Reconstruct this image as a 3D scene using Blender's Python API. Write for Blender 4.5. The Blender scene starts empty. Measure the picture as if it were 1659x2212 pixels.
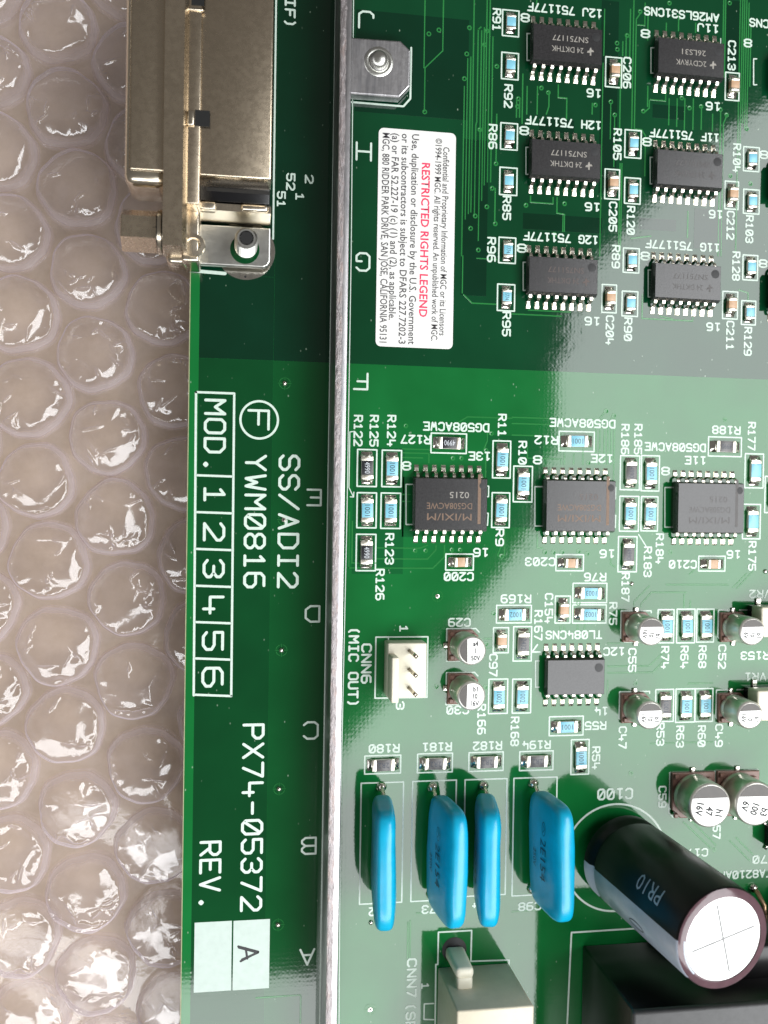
import bpy, bmesh, math, random
from mathutils import Vector, Matrix
random.seed(7)
S = 0.001                                    # everything below is written in millimetres, the scene is in metres
scene = bpy.context.scene
COL = scene.collection

# ------------------------------------------------------------------ camera
F_PX, CAM_H, TX, TY, ROLL = 2042.85, 128.109, 0.158274, 0.0105664, 0.0136725
CXP, CYP = 829.5, 1106.0
def _rot():
    c, s = math.cos, math.sin
    Ry = Matrix(((c(TX), 0, -s(TX)), (0, 1, 0), (s(TX), 0, c(TX))))
    Rx = Matrix(((1, 0, 0), (0, c(TY), -s(TY)), (0, s(TY), c(TY))))
    Rz = Matrix(((c(ROLL), -s(ROLL), 0), (s(ROLL), c(ROLL), 0), (0, 0, 1)))
    return Rz @ Ry @ Rx
RB = _rot()
def at(x, y, h=0.0):
    """photograph coordinates (1659 x 2212 frame) -> point of the place at height h above the board, in mm"""
    v = RB.transposed() @ Vector(((x - CXP) / F_PX, (y - CYP) / F_PX, 1.0))
    t = (CAM_H - h) / v.z
    return Vector((v.x * t, -v.y * t, h))
FL = Matrix(((1, 0, 0), (0, -1, 0), (0, 0, -1)))
cd = bpy.data.cameras.new('camera'); cam = bpy.data.objects.new('camera', cd); COL.objects.link(cam)
cam.matrix_world = Matrix.Translation((0, 0, CAM_H * S)) @ (FL @ RB @ FL).transposed().to_4x4()
cd.sensor_fit = 'VERTICAL'; cd.sensor_height = 36; cd.lens = F_PX / 2212 * 36
cd.clip_start = 0.002; cd.clip_end = 20
cd.dof.use_dof = True; cd.dof.focus_distance = 0.129; cd.dof.aperture_fstop = 28.0
scene.camera = cam

# ------------------------------------------------------------------ world and lamps
world = bpy.data.worlds.new('World'); scene.world = world; world.use_nodes = True
bg = world.node_tree.nodes['Background']
bg.inputs[0].default_value = (1.0, 0.95, 0.90, 1); bg.inputs[1].default_value = 0.15
LAMP_H, LAMP_L = 430.0, 7.6
LAMP_COL = (0.97, 0.99, 1.0)
def window_lamp(x0, x1, y0, y1):
    """one flat strip of unseen window light, stepped with its neighbours to shape the reflection: rectangle in mm at LAMP_H"""
    ld = bpy.data.lights.new('window_lamp', 'AREA'); ld.shape = 'RECTANGLE'
    ld.size = abs(x1 - x0) * S; ld.size_y = abs(y1 - y0) * S
    ld.energy = LAMP_L * math.pi * ld.size * ld.size_y; ld.color = LAMP_COL
    o = bpy.data.objects.new('window_lamp', ld); COL.objects.link(o)
    o.location = ((x0 + x1) / 2 * S, (y0 + y1) / 2 * S, LAMP_H * S)
KL = 1 + LAMP_H / CAM_H
EDGE = [(-900, 2075), (250, 2110), (640, 2125), (725, 2090), (726, 1640), (760, 1590), (860, 1480), (960, 1390), (1060, 1270), (1150, 1140), (1190, 1020), (1205, 860), (1225, 700), (1290, 570), (1380, 470), (1470, 390), (1560, 300), (1640, 230), (2080, 210)]  # wanted edge of the bright reflection; sets where each lamp strip begins
def edge_y(x):
    for (xa, ya), (xb, yb) in zip(EDGE[:-1], EDGE[1:]):
        if xa <= x <= xb: return ya + (yb - ya) * (x - xa) / (xb - xa)
cuts = [-900, 250, 640, 725] + [725 + 24 * k for k in range(1, 39)] + [1700, 2080]
for xa, xb in zip(cuts[:-1], cuts[1:]):
    y = edge_y((xa + xb) / 2)
    window_lamp(at(xa, y).x * KL, at(xb, y).x * KL, at((xa + xb) / 2, y).y * KL, -104 * KL)

vs = scene.view_settings; vs.view_transform = 'Standard'; vs.look = 'None'; vs.gamma = 1; vs.exposure = 0.0; vs.use_curve_mapping = False
scene.cycles.transparent_max_bounces = 14; scene.cycles.max_bounces = 8
scene.cycles.caustics_reflective = False; scene.cycles.caustics_refractive = False
scene.cycles.use_denoising = True

# ------------------------------------------------------------------ materials
MAT = {}
def nodes(name):
    m = bpy.data.materials.new(name); m.use_nodes = True; MAT[name] = m
    nt = m.node_tree; return m, nt, nt.nodes['Principled BSDF']
def N(nt, typ, **kw):
    n = nt.nodes.new(typ)
    for k, v in kw.items():
        if k.startswith('i_'):
            n.inputs[k[2:].replace('_', ' ')].default_value = v
        else: setattr(n, k, v)
    return n
def coords(nt, scale=1.0):
    tc = N(nt, 'ShaderNodeTexCoord'); mp = N(nt, 'ShaderNodeMapping'); mp.inputs['Scale'].default_value = (scale,) * 3
    nt.links.new(tc.outputs['Object'], mp.inputs['Vector']); return mp.outputs[0]
def noise(nt, vec, scale, detail=3, rough=.6):
    n = N(nt, 'ShaderNodeTexNoise'); n.inputs['Scale'].default_value = scale; n.inputs['Detail'].default_value = detail; n.inputs['Roughness'].default_value = rough
    nt.links.new(vec, n.inputs['Vector']); return n.outputs['Fac']
def ramp(nt, fac, stops):
    r = N(nt, 'ShaderNodeValToRGB'); e = r.color_ramp.elements
    while len(e) < len(stops): e.new(.5)
    for el, (p, c) in zip(e, stops): el.position = p; el.color = (*c, 1)
    nt.links.new(fac, r.inputs[0]); return r.outputs[0]
def bump(nt, h, strength, dist, bsdf, prev=None):
    b = N(nt, 'ShaderNodeBump'); b.inputs['Strength'].default_value = strength; b.inputs['Distance'].default_value = dist
    nt.links.new(h, b.inputs['Height'])
    if prev: nt.links.new(prev, b.inputs['Normal'])
    nt.links.new(b.outputs[0], bsdf.inputs['Normal']); return b.outputs[0]
def simple(name, col, rough=.5, metal=0.0, var=.12, vscale=900, bumps=0.0, bscale=3000, ior=1.5, coat=0.0, spec=.5):
    m, nt, b = nodes(name)
    v = coords(nt)
    f = noise(nt, v, vscale)
    c2 = tuple(min(1, x * (1 + var)) for x in col); c1 = tuple(x * (1 - var) for x in col)
    nt.links.new(ramp(nt, f, [(.3, c1), (.7, c2)]), b.inputs['Base Color'])
    b.inputs['Roughness'].default_value = rough; b.inputs['Metallic'].default_value = metal; b.inputs['IOR'].default_value = ior
    b.inputs['Coat Weight'].default_value = coat; b.inputs['Specular IOR Level'].default_value = spec
    if bumps: bump(nt, noise(nt, v, bscale, 2), bumps, .00004, b)
    return m
def mask_material(name, col, col2, weave=.25, wav=.07):
    """glossy green solder mask over glass weave, with specks of dust"""
    m, nt, b = nodes(name); v = coords(nt)
    base = ramp(nt, noise(nt, v, 60, 3), [(.35, col), (.65, col2)])
    vo = N(nt, 'ShaderNodeTexVoronoi'); vo.inputs['Scale'].default_value = 1000; vo.inputs['Randomness'].default_value = 1.0
    mpd = N(nt, 'ShaderNodeMapping'); mpd.inputs['Rotation'].default_value = (0, 0, .6); mpd.inputs['Scale'].default_value = (1, .6, 1); nt.links.new(v, mpd.inputs['Vector']); nt.links.new(mpd.outputs[0], vo.inputs['Vector'])
    dust = ramp(nt, vo.outputs['Distance'], [(.05, (1, 1, 1)), (.11, (0, 0, 0))])
    gate = ramp(nt, noise(nt, v, 230, 2), [(.52, (0, 0, 0)), (.60, (1, 1, 1))])
    mul = N(nt, 'ShaderNodeMath', operation='MULTIPLY'); nt.links.new(dust, mul.inputs[0]); nt.links.new(gate, mul.inputs[1])
    mul2 = N(nt, 'ShaderNodeMath', operation='MULTIPLY'); nt.links.new(mul.outputs[0], mul2.inputs[0]); mul2.inputs[1].default_value = .55
    mx = N(nt, 'ShaderNodeMix', data_type='RGBA'); nt.links.new(mul2.outputs[0], mx.inputs[0]); nt.links.new(base, mx.inputs[6]); mx.inputs[7].default_value = (.35, .45, .35, 1)
    nt.links.new(mx.outputs[2], b.inputs['Base Color'])
    b.inputs['Roughness'].default_value = .06; b.inputs['IOR'].default_value = 1.52
    w1 = N(nt, 'ShaderNodeTexWave', bands_direction='X'); w1.inputs['Scale'].default_value = 560; w1.inputs['Distortion'].default_value = 2.5; w1.inputs['Detail'].default_value = 1
    w2 = N(nt, 'ShaderNodeTexWave', bands_direction='Y'); w2.inputs['Scale'].default_value = 520; w2.inputs['Distortion'].default_value = 2.5; w2.inputs['Detail'].default_value = 1
    nt.links.new(v, w1.inputs['Vector']); nt.links.new(v, w2.inputs['Vector'])
    mm = N(nt, 'ShaderNodeMath', operation='MULTIPLY'); nt.links.new(w1.outputs['Fac'], mm.inputs[0]); nt.links.new(w2.outputs['Fac'], mm.inputs[1])
    n1 = bump(nt, mm.outputs[0], weave * .09, .00003, b)
    bump(nt, noise(nt, v, 190, 4, .62), wav, .00012, b, n1)
    return m
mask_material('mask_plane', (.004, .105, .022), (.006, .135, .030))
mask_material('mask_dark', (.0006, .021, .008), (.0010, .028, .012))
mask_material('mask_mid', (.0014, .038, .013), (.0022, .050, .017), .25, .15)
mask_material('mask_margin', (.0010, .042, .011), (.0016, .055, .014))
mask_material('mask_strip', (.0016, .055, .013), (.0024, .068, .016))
mask_material('mask_fill', (.003, .078, .020), (.004, .095, .024))
mask_material('mask_bare', (.004, .125, .025), (.006, .15, .032))
mask_material('mask_trace', (.016, .15, .035), (.026, .20, .050), .1)
simple('laminate_edge', (.34, .36, .20), .6)
simple('silk', (.56, .67, .59), .45, var=.08, vscale=2500)
simple('silk_block', (.46, .55, .50), .45, var=.05)
simple('ink_black', (.02, .02, .022), .6)
simple('tin', (.80, .76, .66), .22, 1.0, bumps=.35, bscale=2500, vscale=1500)
simple('solder', (.78, .75, .68), .16, 1.0, bumps=.5, bscale=1800)
simple('end_cap', (.80, .76, .66), .34, 1.0, bumps=.3, bscale=3500)
simple('alumina', (.74, .72, .66), .5)
simple('coat_blue', (.20, .50, .62), .30, var=.06)
simple('coat_black', (.022, .022, .026), .32)
simple('coat_grey', (.10, .095, .095), .32)
simple('ceramic_tan', (.52, .33, .20), .38, var=.12, vscale=1500)
simple('mark_dark', (.02, .03, .05), .5)
simple('mark_light', (.55, .58, .62), .5)
simple('chip_black', (.024, .023, .024), .23, bumps=.22, bscale=5000, var=.3, vscale=4000)
simple('chip_dimple', (.010, .010, .011), .5)
simple('chip_ink', (.30, .28, .25), .55)
simple('chip_ink_faint', (.085, .060, .052), .5)
simple('chip_ink_worn', (.062, .056, .054), .46)  # near-black ink, low contrast against the chip body
simple('chip_ink_brown', (.17, .10, .06), .50, var=.25, vscale=4000)
simple('base_brown', (.20, .105, .078), .35, var=.15)
simple('aluminium', (.80, .80, .78), .34, 1.0, var=.03)
simple('can_side', (.78, .76, .70), .36, .75, var=.03)
simple('score_groove', (.22, .22, .22), .5)
simple('can_top', (.86, .86, .83), .38, 0.12, var=.03)
simple('can_print', (.045, .036, .030), .36)
simple('film_blue', (.002, .36, .58), .30, coat=.08, var=.10, vscale=350, bumps=.25, bscale=500)
simple('nylon', (.78, .74, .60), .38, var=.04)
simple('nylon_grey', (.62, .57, .44), .36, var=.04)
simple('sleeve', (.006, .005, .0055), .34, var=.2, spec=.3)
simple('sleeve_clear', (.10, .055, .065), .12)
simple('stripe', (.40, .44, .52), .22, var=.04)
simple('sink_black', (.004, .004, .0045), .30, var=.2)
simple('sink_top', (.055, .055, .056), .45, bumps=.4)
simple('hole_black', (.004, .004, .004), .6)
simple('plastic_black', (.006, .006, .007), .22)
simple('brass', (.62, .44, .20), .25, 1.0)
simple('copper_dull', (.45, .30, .18), .35, .8)
simple('sticker_paper', (.74, .735, .71), .40, var=.02)
simple('sticker_ink', (.055, .05, .055), .6)
simple('sticker_red', (.72, .03, .10), .5)
def nickel(name, col, rough):
    m, nt, b = nodes(name); v = coords(nt)
    f = noise(nt, v, 700, 5, .7)
    nt.links.new(ramp(nt, f, [(.3, tuple(x * .95 for x in col)), (.7, col)]), b.inputs['Base Color'])
    b.inputs['Metallic'].default_value = 1
    r = ramp(nt, noise(nt, v, 1400, 3), [(.3, (rough - .02,) * 3), (.7, (rough + .03,) * 3)])
    nt.links.new(r, b.inputs['Roughness'])
    bump(nt, noise(nt, v, 2600, 3), .18, .00004, b)
nickel('nickel', (.64, .54, .41), .27)
nickel('nickel_smooth', (.70, .62, .50), .24)
nickel('zinc', (.66, .66, .62), .30)
nickel('bar_metal', (.70, .70, .71), .36)
nt = MAT['bar_metal'].node_tree; b = nt.nodes['Principled BSDF']; mp = N(nt, 'ShaderNodeMapping'); mp.inputs['Scale'].default_value = (6, .4, 1); tc = N(nt, 'ShaderNodeTexCoord'); nt.links.new(tc.outputs['Object'], mp.inputs['Vector'])
nt.links.new(ramp(nt, noise(nt, mp.outputs[0], 260, 6, .75), [(.3, (.30, .30, .32)), (.5, (.46, .45, .46)), (.7, (.60, .59, .60))]), b.inputs['Base Color'])
def rough_edge():
    m, nt, b = nodes('sheared_edge'); v = coords(nt)
    mp = N(nt, 'ShaderNodeMapping'); mp.inputs['Scale'].default_value = (1.5, .5, 1); nt.links.new(v, mp.inputs['Vector'])
    nt.links.new(ramp(nt, noise(nt, mp.outputs[0], 900, 5, .75), [(.3, (.24, .215, .21)), (.5, (.38, .35, .355)), (.74, (.40, .31, .28))]), b.inputs['Base Color'])
    b.inputs['Metallic'].default_value = 1; b.inputs['Roughness'].default_value = .55
    bump(nt, noise(nt, mp.outputs[0], 1300, 4, .7), 1.0, .00025, b)
rough_edge()
def film_material(name, tint, fac0, fac1, white):
    m, nt, b = nodes(name); out = nt.nodes['Material Output']; v = coords(nt)
    tr = N(nt, 'ShaderNodeBsdfTransparent'); tr.inputs[0].default_value = (*tint, 1)
    gl = N(nt, 'ShaderNodeBsdfGlossy'); gl.inputs['Roughness'].default_value = .12; gl.inputs['Color'].default_value = (.95, .95, .96, 1)
    df = N(nt, 'ShaderNodeBsdfDiffuse'); df.inputs[0].default_value = (.97, .90, .97, 1)
    tl = N(nt, 'ShaderNodeBsdfTranslucent'); tl.inputs[0].default_value = (.99, .92, .99, 1)
    ad = N(nt, 'ShaderNodeMixShader'); ad.inputs[0].default_value = .62; nt.links.new(df.outputs[0], ad.inputs[1]); nt.links.new(tl.outputs[0], ad.inputs[2])
    lw = N(nt, 'ShaderNodeLayerWeight'); lw.inputs['Blend'].default_value = .35
    mr = N(nt, 'ShaderNodeMapRange'); mr.inputs['To Min'].default_value = fac0; mr.inputs['To Max'].default_value = fac1
    nt.links.new(lw.outputs['Fresnel'], mr.inputs['Value'])
    m1 = N(nt, 'ShaderNodeMixShader'); nt.links.new(mr.outputs[0], m1.inputs[0]); nt.links.new(tr.outputs[0], m1.inputs[1]); nt.links.new(gl.outputs[0], m1.inputs[2])
    mr2 = N(nt, 'ShaderNodeMapRange'); mr2.inputs['To Min'].default_value = white; mr2.inputs['To Max'].default_value = white + .75
    nt.links.new(lw.outputs['Facing'], mr2.inputs['Value'])
    m2 = N(nt, 'ShaderNodeMixShader'); nt.links.new(mr2.outputs[0], m2.inputs[0]); nt.links.new(m1.outputs[0], m2.inputs[1]); nt.links.new(ad.outputs[0], m2.inputs[2])
    bp = N(nt, 'ShaderNodeBump'); bp.inputs['Strength'].default_value = .22; bp.inputs['Distance'].default_value = .0004
    nt.links.new(noise(nt, v, 260, 3, .55), bp.inputs['Height'])
    for s in (gl, df, lw): nt.links.new(bp.outputs[0], s.inputs['Normal'])
    nt.links.new(m2.outputs[0], out.inputs['Surface'])
film_material('bubble_film', (1.0, .985, .98), .06, .50, .012)
film_material('base_film', (.985, .955, .965), .05, .4, .17)
m, nt, b = nodes('bench'); v = coords(nt)
nt.links.new(ramp(nt, noise(nt, v, 120, 6, .7), [(.3, (.43, .35, .23)), (.5, (.54, .45, .315)), (.7, (.63, .535, .40))]), b.inputs['Base Color']); b.inputs['Roughness'].default_value = .7

# ------------------------------------------------------------------ object helpers
def tag(o, label=None, cat=None, group=None, kind=None):
    for k, v in (('label', label), ('category', cat), ('group', group), ('kind', kind)):
        if v: o[k] = v
    return o
def thing(name, label, cat, loc, rot=0.0, group=None):
    o = bpy.data.objects.new(name, None); COL.objects.link(o); o.empty_display_size = .002
    o.location = Vector(loc) * S; o.rotation_euler = (0, 0, rot)
    return tag(o, label, cat, group)
def link(name, mesh, parent=None, loc=(0, 0, 0), rot=(0, 0, 0)):
    o = bpy.data.objects.new(name, mesh); COL.objects.link(o)
    o.location = Vector(loc) * S; o.rotation_euler = rot
    if parent is not None: o.parent = parent
    return o
def mesh_from(name, verts, faces, mat, smooth=False):
    me = bpy.data.meshes.new(name); me.from_pydata([(x * S, y * S, z * S) for x, y, z in verts], [], faces)
    for mm in (mat if isinstance(mat, (list, tuple)) else [mat]): me.materials.append(MAT[mm])
    me.update()
    if smooth: me.shade_smooth()
    return me
def fix(me):
    bm = bmesh.new(); bm.from_mesh(me); bmesh.ops.recalc_face_normals(bm, faces=bm.faces); bm.to_mesh(me); bm.free(); return me
def box_mesh(name, x0, x1, y0, y1, z0, z1, mat, bev=0.0, seg=1, taper=0.0):
    """box in mm; taper shrinks the top by that much on every side"""
    bm = bmesh.new(); t = taper
    vs_ = [bm.verts.new((x * S, y * S, z * S)) for x, y, z in ((x0, y0, z0), (x1, y0, z0), (x1, y1, z0), (x0, y1, z0), (x0 + t, y0 + t, z1), (x1 - t, y0 + t, z1), (x1 - t, y1 - t, z1), (x0 + t, y1 - t, z1))]
    for f in ((3, 2, 1, 0), (4, 5, 6, 7), (0, 1, 5, 4), (1, 2, 6, 5), (2, 3, 7, 6), (3, 0, 4, 7)): bm.faces.new([vs_[i] for i in f])
    if bev: bmesh.ops.bevel(bm, geom=list(bm.edges), offset=bev * S, segments=seg, affect='EDGES', profile=.5)
    bmesh.ops.recalc_face_normals(bm, faces=bm.faces)
    me = bpy.data.meshes.new(name); bm.to_mesh(me); bm.free(); me.materials.append(MAT[mat])
    if bev and seg > 1: me.shade_smooth()
    return me
def prism_mesh(name, pts, z0, z1, mat, bev=0.0, seg=2):
    bm = bmesh.new()
    lo = [bm.verts.new((x * S, y * S, z0 * S)) for x, y in pts]; hi = [bm.verts.new((x * S, y * S, z1 * S)) for x, y in pts]; n = len(pts)
    bm.faces.new(lo[::-1]); top = bm.faces.new(hi)
    for i in range(n): bm.faces.new((lo[i], lo[(i + 1) % n], hi[(i + 1) % n], hi[i]))
    bmesh.ops.recalc_face_normals(bm, faces=bm.faces)
    if bev: bmesh.ops.bevel(bm, geom=list(top.edges), offset=bev * S, segments=seg, affect='EDGES', profile=.5)
    me = bpy.data.meshes.new(name); bm.to_mesh(me); bm.free(); me.materials.append(MAT[mat]); return me
def lathe_mesh(name, prof, mat, n=40, a0=0.0, a1=2 * math.pi, cap=True, smooth=True):
    """profile [(r, z)] turned round z"""
    full = abs(a1 - a0 - 2 * math.pi) < 1e-6; k = n if full else n + 1
    V, Fc = [], []
    for r, z in prof:
        for i in range(k):
            a = a0 + (a1 - a0) * i / n; V.append((r * math.cos(a), r * math.sin(a), z))
    for j in range(len(prof) - 1):
        for i in range(n):
            i2 = (i + 1) % k
            Fc.append((j * k + i, j * k + i2, (j + 1) * k + i2, (j + 1) * k + i))
    if cap and full:
        Fc.append(tuple(range(k))[::-1]); Fc.append(tuple((len(prof) - 1) * k + i for i in range(k)))
    me = fix(mesh_from(name, V, Fc, mat))
    if smooth:
        me.shade_smooth()
        try: me.set_sharp_from_angle(angle=math.radians(40))
        except Exception: pass
    return me
def tube_mesh(name, pts, r, mat, n=8):
    V, Fc = [], []; pts = [Vector(p) for p in pts]
    for i, p in enumerate(pts):
        d = (pts[min(i + 1, len(pts) - 1)] - pts[max(i - 1, 0)]).normalized()
        u = d.cross(Vector((0, 0, 1)) if abs(d.z) < .9 else Vector((1, 0, 0))).normalized(); w = d.cross(u)
        for k in range(n):
            a = 2 * math.pi * k / n; V.append(tuple(p + (u * math.cos(a) + w * math.sin(a)) * r))
    for i in range(len(pts) - 1):
        for k in range(n): Fc.append((i * n + k, i * n + (k + 1) % n, (i + 1) * n + (k + 1) % n, (i + 1) * n + k))
    Fc.append(tuple(range(n))); Fc.append(tuple((len(pts) - 1) * n + k for k in range(n)))
    return fix(mesh_from(name, V, Fc, mat, True))
def blob_mesh(name, rx, ry, rz, mat, n=12, rings=4):
    prof = [(math.cos(a), math.sin(a)) for a in [math.pi / 2 * i / rings for i in range(rings)]]
    V, Fc = [], []
    for c, s in prof:
        for k in range(n): V.append((rx * c * math.cos(2 * math.pi * k / n), ry * c * math.sin(2 * math.pi * k / n), rz * s))
    V.append((0, 0, rz))
    for j in range(rings - 1):
        for k in range(n): Fc.append((j * n + k, j * n + (k + 1) % n, (j + 1) * n + (k + 1) % n, (j + 1) * n + k))
    for k in range(n): Fc.append(((rings - 1) * n + k, (rings - 1) * n + (k + 1) % n, len(V) - 1))
    return mesh_from(name, V, Fc, mat, True)

# ------------------------------------------------------------------ drawn strokes and lettering
GLYPH = {
 'A': [[(0, 0), (2, 6), (4, 0)], [(.75, 2.2), (3.25, 2.2)]], 'B': [[(0, 0), (0, 6), (3, 6), (4, 5), (4, 4), (3, 3), (0, 3)], [(3, 3), (4, 2), (4, 1), (3, 0), (0, 0)]],
 'C': [[(4, 5), (3, 6), (1, 6), (0, 5), (0, 1), (1, 0), (3, 0), (4, 1)]], 'D': [[(0, 0), (0, 6), (2.6, 6), (4, 4.6), (4, 1.4), (2.6, 0), (0, 0)]],
 'E': [[(4, 6), (0, 6), (0, 0), (4, 0)], [(0, 3), (3, 3)]], 'F': [[(4, 6), (0, 6), (0, 0)], [(0, 3), (3, 3)]],
 'G': [[(4, 5), (3, 6), (1, 6), (0, 5), (0, 1), (1, 0), (3, 0), (4, 1), (4, 2.8), (2.4, 2.8)]], 'H': [[(0, 0), (0, 6)], [(4, 0), (4, 6)], [(0, 3), (4, 3)]],
 'I': [[(.6, 6), (3.4, 6)], [(2, 6), (2, 0)], [(.6, 0), (3.4, 0)]], 'J': [[(4, 6), (4, 1), (3, 0), (1, 0), (0, 1), (0, 2)]], 'K': [[(0, 0), (0, 6)], [(4, 6), (0, 2.4)], [(1.3, 3.6), (4, 0)]],
 'L': [[(0, 6), (0, 0), (4, 0)]], 'M': [[(0, 0), (0, 6), (2, 3), (4, 6), (4, 0)]], 'N': [[(0, 0), (0, 6), (4, 0), (4, 6)]],
 'O': [[(1, 0), (0, 1), (0, 5), (1, 6), (3, 6), (4, 5), (4, 1), (3, 0), (1, 0)]], 'P': [[(0, 0), (0, 6), (3, 6), (4, 5), (4, 3.8), (3, 2.8), (0, 2.8)]],
 'R': [[(0, 0), (0, 6), (3, 6), (4, 5), (4, 3.8), (3, 2.8), (0, 2.8)], [(1.8, 2.8), (4, 0)]], 'S': [[(4, 5), (3, 6), (1, 6), (0, 5), (0, 4), (1, 3), (3, 3), (4, 2), (4, 1), (3, 0), (1, 0), (0, 1)]],
 'T': [[(0, 6), (4, 6)], [(2, 6), (2, 0)]], 'U': [[(0, 6), (0, 1), (1, 0), (3, 0), (4, 1), (4, 6)]], 'V': [[(0, 6), (2, 0), (4, 6)]], 'W': [[(0, 6), (.9, 0), (2, 3.4), (3.1, 0), (4, 6)]],
 'X': [[(0, 0), (4, 6)], [(0, 6), (4, 0)]], 'Y': [[(0, 6), (2, 3), (4, 6)], [(2, 3), (2, 0)]], 'Z': [[(0, 6), (4, 6), (0, 0), (4, 0)]],
 '0': [[(1, 0), (0, 1), (0, 5), (1, 6), (3, 6), (4, 5), (4, 1), (3, 0), (1, 0)], [(.4, .6), (3.6, 5.4)]], '1': [[(.8, 4.8), (2, 6), (2, 0)], [(.6, 0), (3.4, 0)]],
 '2': [[(0, 5), (1, 6), (3, 6), (4, 5), (4, 3.9), (0, 0), (4, 0)]], '3': [[(0, 5), (1, 6), (3, 6), (4, 5), (4, 4), (3, 3), (1.4, 3)], [(3, 3), (4, 2), (4, 1), (3, 0), (1, 0), (0, 1)]],
 '4': [[(3, 0), (3, 3.2)], [(.2, 6), (.2, 2), (4, 2)]], '5': [[(4, 6), (0, 6), (0, 3.4), (3, 3.4), (4, 2.6), (4, 1), (3, 0), (1, 0), (0, 1)]],
 '6': [[(3.6, 6), (1, 6), (0, 5), (0, 1), (1, 0), (3, 0), (4, 1), (4, 2.4), (3, 3.4), (0, 3.4)]], '7': [[(0, 6), (4, 6), (1.4, 0)]],
 '8': [[(1, 3), (0, 4), (0, 5), (1, 6), (3, 6), (4, 5), (4, 4), (3, 3), (1, 3), (0, 2), (0, 1), (1, 0), (3, 0), (4, 1), (4, 2), (3, 3)]],
 '9': [[(.4, 0), (3, 0), (4, 1), (4, 5), (3, 6), (1, 6), (0, 5), (0, 3.6), (1, 2.6), (4, 2.6)]],
 '/': [[(0, 0), (4, 6)]], '-': [[(.4, 3), (3.6, 3)]], '.': [[(1.6, .3), (2, .7), (2.4, .3), (2, -.1), (1.6, .3)]], '(': [[(3, 6.4), (2, 5), (2, 1), (3, -.4)]], ')': [[(1, 6.4), (2, 5), (2, 1), (1, -.4)]],
 ' ': [], '<': [[(3, 6), (1, 3), (3, 0)]],
}
OCT = [(math.cos(math.pi * k / 4), math.sin(math.pi * k / 4)) for k in range(8)]
def strokes_mesh(name, lines, width, mat, z=0.0):
    """flat ribbons with round ends; each piece a hair above the last so that none share a plane"""
    V, Fc = [], []; i = 0; r = width / 2
    for ln in lines:
        for (ax, ay), (bx, by) in zip(ln[:-1], ln[1:]):
            dx, dy = bx - ax, by - ay; L = math.hypot(dx, dy) or 1e-6; nx, ny = -dy / L * r, dx / L * r
            zz = z + .0012 * (i % 9); i += 1; k = len(V)
            V += [(ax + nx, ay + ny, zz), (ax - nx, ay - ny, zz), (bx - nx, by - ny, zz), (bx + nx, by + ny, zz)]; Fc.append((k, k + 1, k + 2, k + 3))
        for (ax, ay) in ln:
            zz = z + .0012 * (i % 9) + .0006; i += 1; k = len(V)
            V += [(ax + r * c, ay + r * s, zz) for c, s in OCT]; Fc.append(tuple(range(k, k + 8)))
    return mesh_from(name, V, Fc, mat)
def text_lines(txt, cap, adv):
    out = []; u = cap / 6; w = adv * .70 / 4
    x0 = -(len(txt) - 1) * adv / 2 - 2 * w
    for i, ch in enumerate(txt):
        for ln in GLYPH.get(ch, []): out.append([(x0 + i * adv + x * w, (y - 3) * u) for x, y in ln])
    return out
ROT = {'d': -math.pi / 2, 'u': math.pi, 'n': 0.0}
SILK_Z = .045
board = None
def T(c, r, x, y): return (553 * c + x / 3, 553 * r + y / 3)
def span(d, b):
    """box (x0,y0,x1,y1) in frame coordinates -> (centre, length along reading, cap height) in mm"""
    x0, y0, x1, y1 = b; xc, yc = (x0 + x1) / 2, (y0 + y1) / 2; c = at(xc, yc)
    w = (at(x1, yc) - at(x0, yc)).length; h = (at(xc, y1) - at(xc, y0)).length
    return (c, h, w) if d == 'd' else (c, w, h)
def tb(c, r, x0, y0, x1, y1): return (*T(c, r, x0, y0), *T(c, r, x1, y1))
def silk_text(txt, d, b, cap=None, stroke=None, name='printed_text', mat='silk'):
    c, L, ch = span(d, b); cap = cap or ch
    adv = L / (len(txt) - .3); stroke = stroke or min(.28, cap * .185)
    me = strokes_mesh(name, text_lines(txt, cap - stroke, adv), stroke, mat)
    return link(name, me, board, (c.x, c.y, SILK_Z), (0, 0, ROT[d]))
def silk_lines(lines, w=.2, name='printed_outline', mat='silk', z=None):
    """lines given in frame coordinates"""
    ps = [[at(*p) for p in ln] for ln in lines]
    o = ps[0][0]
    me = strokes_mesh(name, [[(p.x - o.x, p.y - o.y) for p in ln] for ln in ps], w, mat)
    return link(name, me, board, (o.x, o.y, SILK_Z - .012 if z is None else z))
def silk_rect(b, w=.2, name='printed_outline'):
    """axis-aligned printed box from frame coordinates; returns centre, width, height in mm"""
    x0, y0, x1, y1 = b; c = at((x0 + x1) / 2, (y0 + y1) / 2)
    W = (at(x1, (y0 + y1) / 2) - at(x0, (y0 + y1) / 2)).length - w; H = (at((x0 + x1) / 2, y1) - at((x0 + x1) / 2, y0)).length - w
    me = strokes_mesh(name, [[(-W / 2, -H / 2), (W / 2, -H / 2), (W / 2, H / 2), (-W / 2, H / 2), (-W / 2, -H / 2)]], w, 'silk')
    link(name, me, board, (c.x, c.y, SILK_Z - .012))
    return c, W, H
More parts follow.
